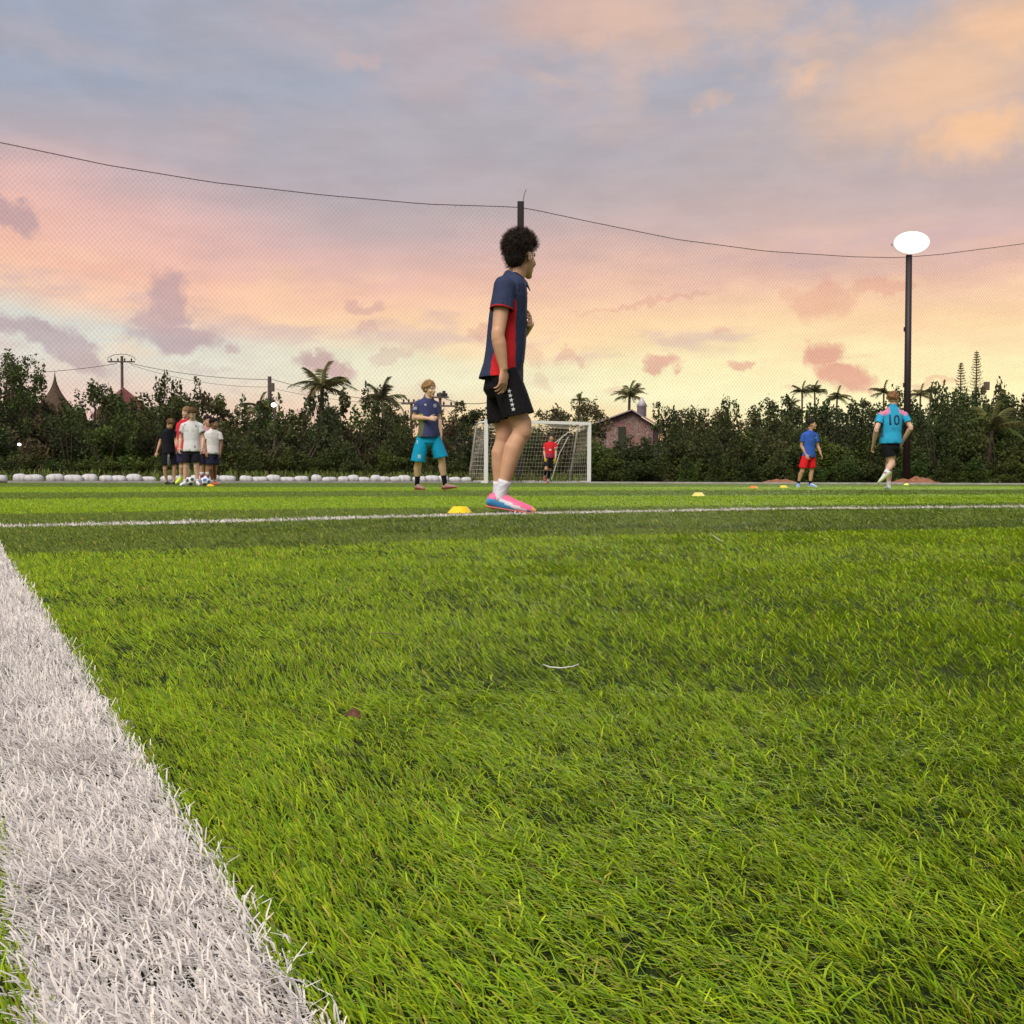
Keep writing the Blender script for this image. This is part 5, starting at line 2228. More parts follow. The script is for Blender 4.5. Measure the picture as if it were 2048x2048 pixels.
def person(label, loc, J, hyaw, hpitch, skin, shirt, shorts, hair, shoe, sock, voxel=0.008, ratio=0.45, hands={}, hem=None, waist=None, hem_s=(None, None), slim=1.06, sleeve=0.6, fit=1.06, hk=1.03, seed=1, group=None, sfit=1.02, sflare=1.0):
    e = empty('person', loc)
    k = J['k']
    for s in ('r', 'l'):
        J['sh_' + s] = J['sh_' + s] - Z3 * 0.034 * k + (J['neck'] - J['sh_' + s]) * 0.04
    J['neck'] = J['neck'] + Z3 * 0.030 * k
    me, hf = build_body(J, hyaw, hpitch, skin, voxel, hands, ratio, slim, hk=hk)
    obj('body', me, SKIN_M, e)
    hem = hem or J['pelvis'].z - 0.08 * k
    waist = waist or J['pelvis'].z + 0.05 * k
    sh = obj('shirt', build_shirt(J, hem, voxel, ratio, shirt, sleeve, fit, seed=seed, flare=1.05), CLOTH_M, e)
    thicken(sh)
    hr = hem_s[0] or J['kn_r'].z + 0.05
    hl = hem_s[1] or J['kn_l'].z + 0.05
    so = obj('shorts', build_shorts(J, waist, hr, hl, voxel, ratio, shorts, sfit, seed, sflare), CLOTH_M, e)
    thicken(so)
    if hair:
        hair_cap(e, hf, hair[0], seed, hair[1])
    for s in ('r', 'l'):
        build_sock(e, J['kn_' + s], J['an_' + s], sock[0], k, sock[1], sock[2] if len(sock) > 2 else None)
        build_shoe(e, J['an_' + s], J['toe_' + s], k, shoe[0], shoe[1], studs=False)
    tag(e, label, 'person', group)
    return e, sh, so, hf


# --- the boy in the foreground, seen from his right side
def main_boy():
    S = 0.970 / 1000.0
    L = lambda cx, cy: ((cx - 340) * S, (1830 - cy) * S)
    yaw = rad(8)
    g = P(1013, 956, 6.10)
    def J3(cx, cy, y):
        a = L(cx, cy)
        return (a[0], y, a[1])
    J = pose(1.685, yaw,
             pelvis=J3(305, 945, 0.0), chest=J3(340, 640, 0.0), neck=J3(378, 402, 0.0), head=J3(430, 262, 0.015),
             sh_r=J3(322, 478, -0.165), el_r=J3(288, 770, -0.225), wr_r=J3(322, 965, -0.215),
             sh_l=J3(345, 478, 0.165), el_l=J3(420, 700, 0.22), wr_l=J3(486, 650, 0.085),
             hip_r=J3(325, 985, -0.085), kn_r=J3(436, 1300, -0.085), an_r=J3(298, 1722, -0.075), toe_r=J3(455, 1806, -0.085),
             hip_l=J3(300, 985, 0.085), kn_l=J3(325, 1330, 0.095), an_l=J3(288, 1725, 0.105), toe_l=J3(440, 1812, 0.11))
    e = empty('person', (g.x, 6.10, -0.005))
    skin = (0.62, 0.345, 0.21)
    hyaw = rad(47)
    me, hf = build_body(J, hyaw, rad(-3), skin, 0.0052, {'r': ((-0.02, 0.03, -1), (-0.75, 0.6, 0.0), 1, 0.42), 'l': ((-0.05, -1, 0.05), (-1, 0.0, 0.0), -1, 0.62)}, 0.6, 1.02, hk=1.0)
    obj('body', me, SKIN_M, e)
    k, Fv, Rv = J['k'], J['F'], J['R']
    # shirt, ring by ring from the silhouette
    rings = []
    for (y, b, f, hw) in ((1050, 166, 412, .170), (990, 172, 420, .168), (900, 197, 438, .160), (800, 213, 448, .156), (700, 226, 453, .158), (600, 238, 456, .165), (520, 250, 458, .172), (450, 272, 452, .165),
                          (410, 300, 446, .125), (380, 318, 442, .085), (350, 334, 446, .068)):
        c = Vector((((b + f) / 2 - 340) * S, 0, (1830 - y) * S))
        rings.append((c, Rv * hw, Fv * ((f - b) / 2 * S)))

    navy, red, dark = (0.034, 0.045, 0.095), (0.60, 0.022, 0.028), (0.028, 0.032, 0.060)

    def scol(co):
        x, y, z = co[:, 0], co[:, 1], co[:, 2]
        col = np.tile(np.array(navy), (len(co), 1))
        # red side panel widening to the hem
        cx = np.interp(z, [0.80, 0.90, 1.0, 1.1, 1.2, 1.26], [-0.018, -0.020, -0.004, 0.010, 0.024, 0.030])
        hw = np.interp(z, [0.80, 0.90, 1.0, 1.1, 1.22, 1.26], [0.080, 0.068, 0.054, 0.040, 0.030, 0.018])
        side = np.abs(y) > 0.09
        pan = (np.abs(x - cx) < hw) & (z < 1.245) & side
        col[pan] = red
        return col

    def slcol(co):
        col = np.tile(np.array(navy), (len(co), 1))
        for s in ('r', 'l'):
            sh_, el_ = np.array(J['sh_' + s]), np.array(J['el_' + s])
            d_ = el_ - sh_
            t_ = ((co - sh_) @ d_) / (d_ @ d_)
            near = np.linalg.norm(co - (sh_ + t_[:, None] * d_), axis=1) < 0.12
            col[near & (t_ > 0.44)] = (0.40, 0.02, 0.03)          # piped sleeve end
        return col
    me = build_shirt(J, 0.808, 0.0050, None, scol, sleeve=0.47, fit=0.92, rings=rings, seed=3, sleeve_r=1.12, amp=0.009, sleeve_fn=slcol)
    sh = obj('shirt', me, CLOTH_M, e)
    thicken(sh, 0.003)
    # stand-up collar with open points
    cb = MB()
    up_t = (J['neck'] - J['pelvis']).normalized()
    ptsi = []
    V = []
    Fc = []
    n = 22
    for i in range(n + 1):
        a = rad(28) + rad(304) * i / n               # open at the front
        q = Fv * math.cos(a) + Rv * math.sin(a)
        fr = max(0, math.cos(a))
        c0 = J['neck'] - up_t * (0.012 + 0.055 * fr ** 1.5) + q * (0.079 + 0.022 * fr) + Fv * 0.004
        c1 = J['neck'] + up_t * (0.036 - 0.060 * fr ** 1.2) + q * (0.066 + 0.022 * fr) + Fv * 0.004
        c2 = J['neck'] + up_t * (0.002 - 0.085 * fr ** 1.2) + q * (0.093 + 0.024 * fr) + Fv * 0.004
        V += [c0, c1, c2]
    for i in range(n):
        b = i * 3
        Fc += [(b, b + 3, b + 4, b + 1), (b + 1, b + 4, b + 5, b + 2)]
    me = pyd('collar', V, Fc, True)
    set_col(me, np.tile(np.array(navy), (len(V), 1)))
    co_ = obj('collar', me, CLOTH_M, sh)
    thicken(co_, 0.004)
    so = obj('shorts', build_shorts(J, 0.87, 0.582, 0.548, 0.0055, 0.6, solid((0.010, 0.009, 0.011)), 0.93, 4, 1.0, 0.008), CLOTH_M, e)
    thicken(so, 0.003)
    wm = mat('print_white', (0.62, 0.62, 0.62), 0.6)
    for i in range(5):
        a = L(356 + 6 * i, 1090 + 27 * i)
        decal(so, so, star_mesh(0.0135), Vector((a[0], 0, a[1])), Vector((1, 0, 0)), Vector((0, 0, 1)), Vector((0, 1, 0)), 0.0015, wm, 'star')
    # hair: tight curls, high on top and faded towards the nape
    c, r, f, u, hk = hf
    rr = random.Random(5)
    mb = MB()
    at = lambda x, y, z: c + (r * x + f * y + u * z) * hk
    mb.ell(at(0, -0.030, 0.055), r * 0.084 * hk, f * 0.098 * hk, u * 0.088 * hk)
    mb.ell(at(0, -0.060, 0.0), r * 0.070 * hk, f * 0.060 * hk, u * 0.080 * hk)
    mb.ell(at(0, 0.030, 0.092), r * 0.074 * hk, f * 0.062 * hk, u * 0.045 * hk)
    for i in range(520):
        a = rr.uniform(0, 2 * math.pi)
        el_ = rr.uniform(-0.5, 1.55)
        x, y, z = math.cos(el_) * math.cos(a), math.cos(el_) * math.sin(a), math.sin(el_)
        if y > 0.1 and z < 0.42 + 0.15 * (y > 0.6):
            continue
        if z < -0.05 and y > -0.35:
            continue
        grow = 1.0 + 0.14 * max(0, z)
        p = at(x * 0.086 * grow, y * 0.100 * grow - 0.030 + 0.010 * max(0, z), z * 0.090 * grow + 0.055)
        s = rr.uniform(0.005, 0.011) * hk
        mb.ell(p, r * s, f * s, u * s, 7, 5)
    me = mb.remesh(0.005, 1, 0.6)
    # small springy curls standing off the surface
    co = coords(me)
    nr = np.empty(len(co) * 3, np.float32)
    me.vertices.foreach_get('normal', nr)
    nr = nr.reshape(-1, 3)
    set_col(me, np.tile(np.array([0.010, 0.007, 0.006]), (len(co), 1)))
    ho = obj('hair', me, HAIR_M, e)
    V = []
    Fc = []
    for i in range(7000):
        j = rr.randrange(len(co))
        p = Vector(co[j])
        nn = Vector(nr[j])
        q = (p - c)
        if q.dot(f) > 0.05 and q.dot(u) < 0.055:
            continue
        t1 = nn.orthogonal().normalized()
        t1 = (Matrix.Rotation(rr.uniform(0, 6.28), 3, nn) @ t1)
        t2 = nn.cross(t1)
        L_ = rr.uniform(0.008, 0.026)
        prev = None
        ph = rr.uniform(0, 6.28)
        for s in range(5):
            h = s / 4
            w = p + nn * L_ * h + (t1 * math.cos(ph + h * 5) + t2 * math.sin(ph + h * 5)) * 0.004 * h
            b = len(V)
            V += [w - t1 * 0.0006, w + t1 * 0.0006]
            if prev is not None:
                Fc.append((prev, prev + 1, b + 1, b))
            prev = b
    me = pyd('curls', V, Fc)
    set_col(me, np.tile(np.array([0.040, 0.022, 0.014]), (len(V), 1)))
    o = obj('curls', me, HAIR_M, ho)
    o['kind'] = 'stuff'
    # boots: pink upper, blue and white side, orange toe

    def boot(q):
        x, y, z = q[:, 0], q[:, 1], q[:, 2]
        col = np.tile(np.array([0.80, 0.13, 0.27]), (len(q), 1))
        lowz = np.interp(x, [-0.02, 0.06, 0.14, 0.2, 0.28], [0.062, 0.055, 0.040, 0.028, 0.02])
        col[z < lowz] = (0.055, 0.28, 0.60)
        sw = np.interp(x, [0.05, 0.10, 0.16, 0.23], [0.066, 0.050, 0.030, 0.016])
        col[(np.abs(z - sw) < 0.011) & (x > 0.045) & (x < 0.23)] = (0.72, 0.74, 0.80)
        col[x > 0.255] = (0.80, 0.34, 0.06)
        return col
    for s in ('r', 'l'):
        build_sock(e, J['kn_' + s], J['an_' + s], 0.76, k * 1.02, (0.72, 0.70, 0.76))
        b = build_shoe(e, J['an_' + s], J['toe_' + s], k * 1.02, boot, (0.62, 0.16, 0.12))
        lm = mat('lace_pink', (0.80, 0.35, 0.45), 0.7)
        an, to = J['an_' + s], J['toe_' + s]
    tag(e, 'boy in navy and red polo shirt and black shorts walking on the white line', 'person')


main_boy()

TAN = (0.56, 0.32, 0.20)
PALE = (0.62, 0.39, 0.27)
BROWN = (0.24, 0.115, 0.065)


def lite(a, b=None):
    """boot colouring: upper a, sole band b"""
    def fn(q):
        col = np.tile(np.array(a, float), (len(q), 1))
        if b is not None:
            col[q[:, 2] < 0.03] = b
        return col
    return fn


def player_cyan():
    d = 16.5
    k = 1 / 929.0
    g = G(790 + 500 / 7.43, d)
    q = lambda cx, cy, y=None: ((cx - 500) * k, (1795 - cy) * k) if y is None else ((cx - 500) * k, y, (1795 - cy) * k)
    yaw = rad(-48)
    J = pose(1.78, yaw, pelvis=q(505, 960, 0.0), chest=q(490, 660, 0.0), neck=q(490, 432, 0.0), head=q(518, 282, -0.02),
             sh_r=q(352, 478, -0.07), el_r=q(290, 700, -0.05), wr_r=q(515, 728, -0.24), sh_l=q(598, 478, 0.06), el_l=q(640, 715, 0.10), wr_l=q(678, 925, 0.05),
             hip_r=q(415, 1000, -0.03), kn_r=q(350, 1340, -0.06), an_r=q(322, 1712, 0.06), toe_r=q(425, 1768, -0.10),
             hip_l=q(575, 1000, 0.03), kn_l=q(690, 1310, 0.02), an_l=q(738, 1706, 0.10), toe_l=q(905, 1742, -0.02))
    navy = (0.050, 0.055, 0.14)
    R, F_ = J['R'], J['F']

    def sc_(co):
        col = np.tile(np.array(navy), (len(co), 1))
        x, z = co[:, 0], co[:, 2]
        sd = co @ np.array(R)
        cuff = (sd > 0.16) & (z < 1.225) & (z > 1.1)
        col[cuff] = (0.34, 0.36, 0.06)
        pan = (sd > 0.125) & (z < 1.12) & (co @ np.array(F_) < 0.07)
        col[pan] = (0.115, 0.125, 0.06)
        nk = (z > 1.515)
        col[nk] = (0.20, 0.20, 0.05)
        return col

    e, sh, so, hf = person('blond player in a navy shirt and bright cyan shorts walking left of the goal', (g.x, d, -0.003), J, rad(-40), rad(-6), PALE,
                           sc_, solid((0.006, 0.27, 0.46)), ((0.30, 0.165, 0.065), 'fringe'), (lite((0.30, 0.17, 0.15), (0.28, 0.06, 0.07)), (0.25, 0.05, 0.06)), (0.62, (0.010, 0.010, 0.013)),
                           hem=0.862, waist=0.93, hem_s=(0.465, 0.535), seed=2, slim=1.06, sleeve=0.62, hands={'r': ((1, -0.25, 0.02), (0.1, 0.9, -0.3), 1, 0.5), 'l': ((0.1, -0.05, -1), (-0.8, -0.3, 0), -1, 0.4)}, sfit=1.0, sflare=1.08, voxel=0.007)
    wm = mat('print_pale', (0.30, 0.31, 0.38), 0.6)
    cast = Vector((0, 1, 0))
    X, Z = Vector((1, 0, 0)), Vector((0, 0, 1))
    for (cx, cy, m, nm) in ((462, 520, disc_mesh(0.02), 'badge'), (595, 525, disc_mesh(0.026, 14, 1.3), 'badge'), (305, 570, rect_mesh(0.07, 0.045), 'sleeve_patch')):
        a = q(cx, cy)
        decal(sh, sh, m, Vector((a[0], 0, a[1])), X, Z, cast, 0.003, wm, nm)
    for (cx, cy, m) in ((375, 1285, rect_mesh(0.05, 0.06)), (340, 1065, rect_mesh(0.02, 0.06))):
        a = q(cx, cy)
        decal(so, so, m, Vector((a[0], 0, a[1])), X, Z, cast, 0.003, mat('print_sky', (0.25, 0.45, 0.55), 0.6), 'badge')


player_cyan()


def runner():
    d = 18.2
    k = 1 / 725.0
    g = G(1560 + 1405 / 6.44, d)
    q = lambda cx, cy, y=None: ((cx - 1405) * k, (1432 - cy) * k) if y is None else ((cx - 1405) * k, y, (1432 - cy) * k)
    yaw = rad(72)
    J = pose(1.76, yaw, pelvis=q(1418, 800, 0.0), chest=q(1425, 560, 0.0), neck=q(1440, 372, 0.0), head=q(1456, 262, 0.03),
             sh_l=q(1288, 440, 0.03), el_l=q(1205, 650, -0.10), wr_l=q(1215, 838, 0.08), sh_r=q(1585, 435, -0.03), el_r=q(1640, 620, -0.12), wr_r=q(1590, 790, 0.06),
             hip_r=q(1470, 850, 0.0), kn_r=q(1425, 1105, 0.10), an_r=q(1402, 1365, 0.0), toe_r=q(1418, 1408, 0.16),
             hip_l=q(1365, 850, 0.0), kn_l=q(1425, 1075, -0.04), an_l=q(1272, 1195, -0.34), toe_l=q(1215, 1295, -0.31))
    sky, pink = (0.028, 0.33, 0.56), (0.62, 0.22, 0.36)

    def sc_(co):
        x, y, z = co.T
        col = np.tile(np.array(sky), (len(co), 1))
        sl = (z > 1.33 + 0.55 * np.abs(np.abs(x - 0.05) - 0.17)) & (np.abs(x - 0.05) > 0.075) & (np.abs(x - 0.05) < 0.26)
        col[sl] = pink
        col[((x > 0.185) | (x < -0.125)) & (z < 1.27) & (z > 0.95) & (np.abs(x - 0.03) < 0.185)] = (0.03, 0.13, 0.24)
        return col
    e, sh, so, hf = person('runner seen from behind in a light blue number 10 shirt and black shorts', (g.x, d, -0.003), J, rad(52), rad(-4), PALE,
                           sc_, solid((0.008, 0.008, 0.010)), ((0.26, 0.135, 0.06), 'short'), (lite((0.62, 0.64, 0.60), (0.42, 0.52, 0.14)), (0.40, 0.50, 0.16)), (0.80, (0.70, 0.66, 0.66)),
                           hem=0.845, waist=0.90, hem_s=(0.60, 0.61), seed=6, sleeve=0.55, fit=1.04, voxel=0.007)
    a = q(1420, 530)
    dk = mat('print_navy', (0.012, 0.03, 0.07), 0.6)
    decal(sh, sh, text_mesh('10', 0.25, 0.86), Vector((a[0], 0, a[1])), Vector((1, 0, 0)), Vector((0, 0, 1)), Vector((0, 1, 0)), 0.003, dk, 'number')
    a = q(1415, 632)
    decal(sh, sh, rect_mesh(0.055, 0.02), Vector((a[0], 0, a[1])), Vector((1, 0, 0)), Vector((0, 0, 1)), Vector((0, 1, 0)), 0.003, mat('print_teal', (0.02, 0.16, 0.28), 0.6), 'print')


runner()


def boy_red_shorts():
    d = 25.0
    k = 1 / 528.0
    g = G(1560 + 330 / 6.44, d)
    q = lambda cx, cy, y=None: ((cx - 330) * k, (1387 - cy) * k) if y is None else ((cx - 330) * k, y, (1387 - cy) * k)
    yaw = rad(-62)
    J = pose(1.66, yaw, pelvis=q(365, 950, 0.0), chest=q(375, 780, 0.0), neck=q(385, 665, 0.0), head=q(402, 578, -0.02),
             sh_r=q(290, 700, -0.04), el_r=q(268, 850, -0.02), wr_r=q(312, 965, -0.12), sh_l=q(460, 700, 0.04), el_l=q(492, 850, 0.06), wr_l=q(520, 955, -0.02),
             hip_r=q(325, 985), kn_r=q(275, 1165), an_r=q(235, 1340, 0.0), toe_r=q(208, 1375, -0.14), hip_l=q(410, 985), kn_l=q(412, 1165), an_l=q(388, 1340, 0.0), toe_l=q(430, 1375, -0.12))
    e, sh, so, hf = person('boy in a royal blue T-shirt and red shorts standing left of the lamp post', (g.x, d, -0.003), J, rad(-25), 0.0, (0.48, 0.26, 0.16),
                           solid((0.035, 0.10, 0.42)), solid((0.62, 0.012, 0.018)), ((0.018, 0.013, 0.012), 'short'), (lite((0.20, 0.34, 0.62), (0.5, 0.55, 0.6)), (0.5, 0.55, 0.6)), (0.78, (0.012, 0.012, 0.015)),
                           hem=0.735, waist=0.80, hem_s=(0.475, 0.475), seed=8, sleeve=0.6, slim=1.0, fit=1.04, ratio=0.35)
    a = q(452, 745)
    decal(sh, sh, disc_mesh(0.018), Vector((a[0], 0, a[1])), Vector((1, 0, 0)), Vector((0, 0, 1)), Vector((0, 1, 0)), 0.003, mat('print_pale', (0.55, 0.56, 0.60)), 'badge')


boy_red_shorts()


def keeper():
    d = 36.0
    k = 1 / 219.0
    g = G(920 + 690 / 3.864, d)
    q = lambda cx, cy, y=None: ((cx - 690) * k, (962 - cy) * k) if y is None else ((cx - 690) * k, y, (962 - cy) * k)
    yaw = rad(-88)
    J = pose(1.72, yaw, pelvis=q(690, 752, 0.0), chest=q(692, 690, 0.0), neck=q(700, 640, 0.0), head=q(704, 607, -0.03), sh_r=q(660, 652), el_r=q(650, 712, 0.0), wr_r=q(655, 765, -0.12), sh_l=q(738, 652), el_l=q(740, 712, 0.0), wr_l=q(735, 768, -0.12),
             hip_r=q(676, 765), kn_r=q(664, 842, -0.26), an_r=q(656, 908, 0.0), toe_r=q(652, 930, -0.10), hip_l=q(706, 765), kn_l=q(690, 858, -0.02), an_l=q(681, 942, 0.0), toe_l=q(678, 955, -0.15))
    red = (0.60, 0.022, 0.03)

    def sc_(co):
        col = np.tile(np.array(red), (len(co), 1))
        z = co[:, 2]
        col[(np.abs(co[:, 0]) > 0.17) & (z < 1.27) & (z > 1.1)] = (0.7, 0.5, 0.5)
        col[z < 1.08] = (0.26, 0.03, 0.07)
        return col

    e, sh, so, hf = person('goalkeeper in red shirt, black leggings and yellow gloves standing in the goal', (g.x, d, -0.003), J, rad(-95), rad(-8), TAN, sc_, solid((0.012, 0.011, 0.016)), ((0.05, 0.035, 0.028), 'short'),
                           (lite((0.35, 0.04, 0.06)), (0.3, 0.05, 0.06)), (0.02, (0.010, 0.010, 0.013), (0.78, 1.2, (0.7, 0.68, 0.68))), hem=0.90, waist=1.0, hem_s=(0.60, 0.56), seed=12, ratio=0.3, voxel=0.009)
    for s in ('r', 'l'):                          # gloves
        wr = J['wr_' + s]
        mb = MB()
        dr = (wr - J['el_' + s]).normalized()
        nrm = J['R'] * (-1 if s == 'r' else 1)
        hand(mb, wr, dr, nrm * 0.8 - J['F'] * 0.5, 1 if s == 'r' else -1, 1.32, 0.3, 0.0115)
        me = mb.remesh(0.006, 1, 0.5)
        set_col(me, np.tile(np.array([0.52, 0.36, 0.04]), (len(me.vertices), 1)))
        obj('glove', me, CLOTH_M, e)
    a = q(695, 700)
    decal(sh, sh, disc_mesh(0.05, 14, 0.7), Vector((a[0], 0, a[1])), Vector((1, 0, 0)), Vector((0, 0, 1)), Vector((0, 1, 0)), 0.003, mat('print_rose', (0.7, 0.45, 0.45), 0.6), 'print')


keeper()


def group():
    X, Z, Y = Vector((1, 0, 0)), Vector((0, 0, 1)), Vector((0, 1, 0))
    gname = 'players waiting together at the left'
    # white shirt in front, looking down at the ball
    d, k, x0, b0 = 23.6, 1 / 799.0, 870, 1768
    g = G(290 + x0 / 9.2, d)
    q = lambda cx, cy, y=None: ((cx - x0) * k, (b0 - cy) * k) if y is None else ((cx - x0) * k, y, (b0 - cy) * k)
    J = pose(1.80, rad(-86), pelvis=q(862, 1080, 0.0), chest=q(870, 790, 0.0), neck=q(880, 585, -0.02), head=q(900, 445, -0.08), sh_r=q(715, 640), el_r=q(655, 890, 0.03), wr_r=q(655, 1065, -0.05), sh_l=q(1035, 640), el_l=q(1068, 890, 0.03), wr_l=q(1075, 1065, -0.05),
             hip_r=q(790, 1120), kn_r=q(762, 1400), an_r=q(735, 1700, 0.0), toe_r=q(720, 1750, -0.16), hip_l=q(940, 1120), kn_l=q(948, 1390), an_l=q(962, 1695, 0.02), toe_l=q(1010, 1748, -0.13))

    def sw(co):
        col = np.tile(np.array([0.66, 0.64, 0.66]), (len(co), 1))
        x, z = co[:, 0], co[:, 2]
        sl = (np.abs(x + 0.0) > 0.225) & (z < 1.275)
        col[sl & (z < 1.262)] = (0.05, 0.02, 0.06)
        return col
    e, sh, so, hf = person('tall player in a white shirt and black shorts looking down at a football', (g.x, d, -0.003), J, rad(-80), rad(-32), PALE, sw, solid((0.012, 0.011, 0.018)), ((0.11, 0.055, 0.024), 'fringe'),
                           (lite((0.72, 0.72, 0.72)), (0.6, 0.6, 0.6)), (0.82, (0.72, 0.70, 0.70)), hem=0.795, waist=0.88, hem_s=(0.535, 0.54), seed=21, group=gname, fit=1.08, sleeve=0.56, ratio=0.35)
    gm = mat('print_grey', (0.22, 0.22, 0.25), 0.6)
    for (cx, cy, w, h) in ((765, 645, .03, .045), (968, 665, .03, .05), (950, 1050, .03, .06)):
        a = q(cx, cy)
        decal(sh, sh, rect_mesh(w, h), Vector((a[0], 0, a[1])), X, Z, Y, 0.003, gm, 'badge')
    lg = mat('print_lightgrey', (0.42, 0.42, 0.44), 0.6)
    for i, (cx, w, h) in enumerate(((757, .022, .05), (785, .018, .035), (808, .02, .04), (832, .018, .055), (905, .022, .05), (935, .014, .035))):     # worn chest print
        a = q(cx, 755)
        decal(sh, sh, rect_mesh(w, h), Vector((a[0], 0, a[1])), X, Z, Y, 0.003, lg, 'chest_print')
    # black shirt on the left, head bowed
    d, k, x0, b0 = 26.0, 1 / 725.0, 450, 1742
    g = G(290 + x0 / 9.2, d)
    q = lambda cx, cy, y=None: ((cx - x0) * k, (b0 - cy) * k) if y is None else ((cx - x0) * k, y, (b0 - cy) * k)
    J = pose(1.62, rad(-40), pelvis=q(440, 1140, 0.0), chest=q(440, 870, 0.0), neck=q(455, 715, -0.02), head=q(485, 632, -0.06), sh_r=q(375, 770, -0.06), el_r=q(285, 940, 0.02), wr_r=q(232, 1135, -0.03), sh_l=q(520, 755, 0.06), el_l=q(560, 920, 0.05), wr_l=q(600, 1080, -0.06),
             hip_r=q(400, 1150), kn_r=q(392, 1420), an_r=q(398, 1680, 0.0), hip_l=q(485, 1150), kn_l=q(525, 1420), an_l=q(522, 1680, 0.05))
    person('player in an all black kit at the left end of the group', (g.x, d, -0.003), J, rad(-30), rad(-38), TAN, solid((0.012, 0.013, 0.018)), solid((0.010, 0.010, 0.013), (lambda x, y, z: (x > 0.0) & (x < 0.04) & (y < 0), (0.4, 0.4, 0.42))), ((0.16, 0.085, 0.045), 'short'),
           (lite((0.02, 0.02, 0.022)), (0.02, 0.02, 0.02)), (0.93, (0.6, 0.58, 0.58)), hem=0.80, waist=0.86, hem_s=(0.50, 0.52), seed=22, group=gname, ratio=0.35)
    # red shirt, mostly hidden behind the white one
    d, k, x0, b0 = 25.0, 1 / 755.0, 720, 1755
    g = G(290 + x0 / 9.2, d)
    q = lambda cx, cy, y=None: ((cx - x0) * k, (b0 - cy) * k) if y is None else ((cx - x0) * k, y, (b0 - cy) * k)
    J = pose(1.84, rad(-110), pelvis=q(710, 1090, 0.0), chest=q(725, 800, 0.0), neck=q(740, 555, 0.0), head=q(768, 418, -0.02), sh_r=q(620, 620), el_r=q(612, 860, 0.02), wr_r=q(630, 1060, -0.08), sh_l=q(850, 610), el_l=q(880, 850), wr_l=q(880, 1050),
             hip_r=q(660, 1110), kn_r=q(672, 1390), an_r=q(632, 1600, 0.10), toe_r=q(600, 1690, -0.02), hip_l=q(770, 1110), kn_l=q(780, 1400), an_l=q(790, 1690))
    person('blond player in red shirt and neon boots half hidden behind the tall white-shirted player', (g.x, d, -0.003), J, rad(-120), rad(0), PALE, solid((0.58, 0.03, 0.05)), solid((0.03, 0.02, 0.07)), ((0.26, 0.16, 0.08), 'fringe'),
           (lite((0.58, 0.70, 0.03)), (0.6, 0.7, 0.1)), (0.80, (0.7, 0.66, 0.68)), hem=0.86, waist=0.93, hem_s=(0.55, 0.55), seed=23, group=gname, ratio=0.3)
    # dark-haired one behind at the right
    d, k, x0, b0 = 26.4, 1 / 714.0, 1130, 1738
    g = G(290 + x0 / 9.2, d)
    q = lambda cx, cy, y=None: ((cx - x0) * k, (b0 - cy) * k) if y is None else ((cx - x0) * k, y, (b0 - cy) * k)
    J = pose(1.74, rad(-75), pelvis=q(1115, 1120, 0.0), chest=q(1120, 860, 0.0), neck=q(1135, 685, 0.0), head=q(1160, 568, -0.02), sh_r=q(1030, 740), el_r=q(1010, 960), wr_r=q(1030, 1140, -0.06), sh_l=q(1220, 740), el_l=q(1180, 960, -0.05), wr_l=q(1190, 1150, -0.12),
             an_r=q(1050, 1680), an_l=q(1150, 1680), kn_r=q(1055, 1400), kn_l=q(1140, 1400), hip_r=q(1075, 1150), hip_l=q(1155, 1150))
    person('dark-haired player in a pink top and striped socks behind the boy in white', (g.x, d, -0.003), J, rad(-55), rad(-5), TAN, solid((0.56, 0.27, 0.29)), solid((0.02, 0.016, 0.035)), ((0.022, 0.015, 0.012), 'short'),
           (lite((0.45, 0.05, 0.05)), (0.5, 0.1, 0.1)), (0.35, (0.70, 0.66, 0.66), (0.55, 0.78, (0.50, 0.05, 0.05))), hem=0.80, waist=0.88, hem_s=(0.53, 0.53), seed=24, group=gname, ratio=0.3)
    # white shirt with dark skin at the right
    d, k, x0, b0 = 25.0, 1 / 748.0, 1255, 1756
    g = G(290 + x0 / 9.2, d)
    q = lambda cx, cy, y=None: ((cx - x0) * k, (b0 - cy) * k) if y is None else ((cx - x0) * k, y, (b0 - cy) * k)
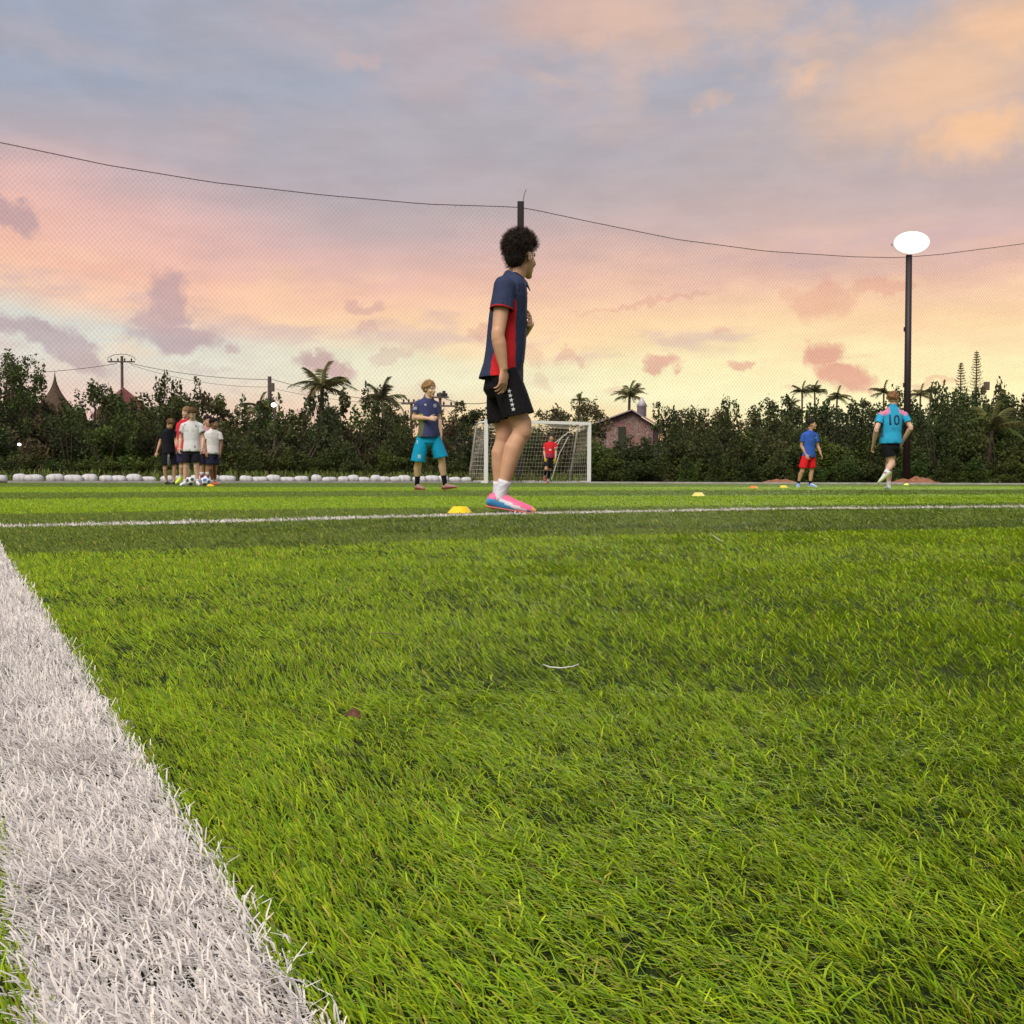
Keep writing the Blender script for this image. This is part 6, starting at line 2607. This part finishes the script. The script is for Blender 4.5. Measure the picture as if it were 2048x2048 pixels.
    J = pose(1.66, rad(-48), pelvis=q(1255, 1150, 0.0), chest=q(1260, 900, 0.0), neck=q(1262, 745, 0.0), head=q(1284, 635, -0.02), sh_r=q(1150, 795, -0.06), el_r=q(1128, 985, -0.06), wr_r=q(1165, 1150, -0.16), sh_l=q(1365, 795, 0.06), el_l=q(1392, 985, 0.06), wr_l=q(1388, 1160, 0.0),
             hip_r=q(1215, 1160), kn_r=q(1225, 1430), an_r=q(1235, 1690, 0.04), hip_l=q(1300, 1160), kn_l=q(1280, 1430), an_l=q(1262, 1690, 0.12))
    e, sh, so, hf = person('short-haired player in a white T-shirt and navy shorts at the right of the group', (g.x, d, -0.003), J, rad(-22), rad(-4), BROWN, solid((0.68, 0.64, 0.64)), solid((0.022, 0.022, 0.05)), ((0.012, 0.009, 0.008), 'short'),
                           (lite((0.45, 0.12, 0.07)), (0.4, 0.1, 0.07)), (0.84, (0.7, 0.68, 0.68)), hem=0.765, waist=0.84, hem_s=(0.515, 0.515), seed=25, group=gname, ratio=0.35, slim=1.0)
    for (cx, w) in ((1225, .04), (1270, .05), (1320, .03)):
        a = q(cx, 885)
        decal(sh, sh, rect_mesh(w, 0.022), Vector((a[0], 0, a[1])), X, Z, Y, 0.003, lg, 'chest_print')


group()


# ------------------------------------------------------------------ labels that single out repeats by their place in the row
ORD = ['first', 'second', 'third', 'fourth', 'fifth', 'sixth', 'seventh', 'eighth', 'ninth', 'tenth', 'eleventh', 'twelfth', 'thirteenth', 'fourteenth', 'fifteenth', 'sixteenth', 'seventeenth', 'eighteenth', 'nineteenth', 'twentieth',
       'twenty-first', 'twenty-second', 'twenty-third', 'twenty-fourth', 'twenty-fifth', 'twenty-sixth', 'twenty-seventh', 'twenty-eighth', 'twenty-ninth', 'thirtieth']
rows = {}
for o in list(COL.objects):
    if o.parent is None and 'label' in o and ('shrub' in o.name or 'sandbag' in o.name):
        sx = 1024 + F_PX * o.location.x / o.location.y
        m_ = 45 if 'shrub' in o.name else 0
        if sx < -m_ or sx > 2048 + m_:
            o['label'] = o['label'] + ' past ' + ('left' if sx < 0 else 'right') + ' edge'
        rows.setdefault(o['label'], []).append((sx, o))
for lab, lst in rows.items():
    if len(lst) > 1:
        for (k_, (_, o)) in enumerate(sorted(lst, key=lambda q: q[0])):
            o['label'] = lab + ', ' + ORD[min(k_, 29)] + ' from left'
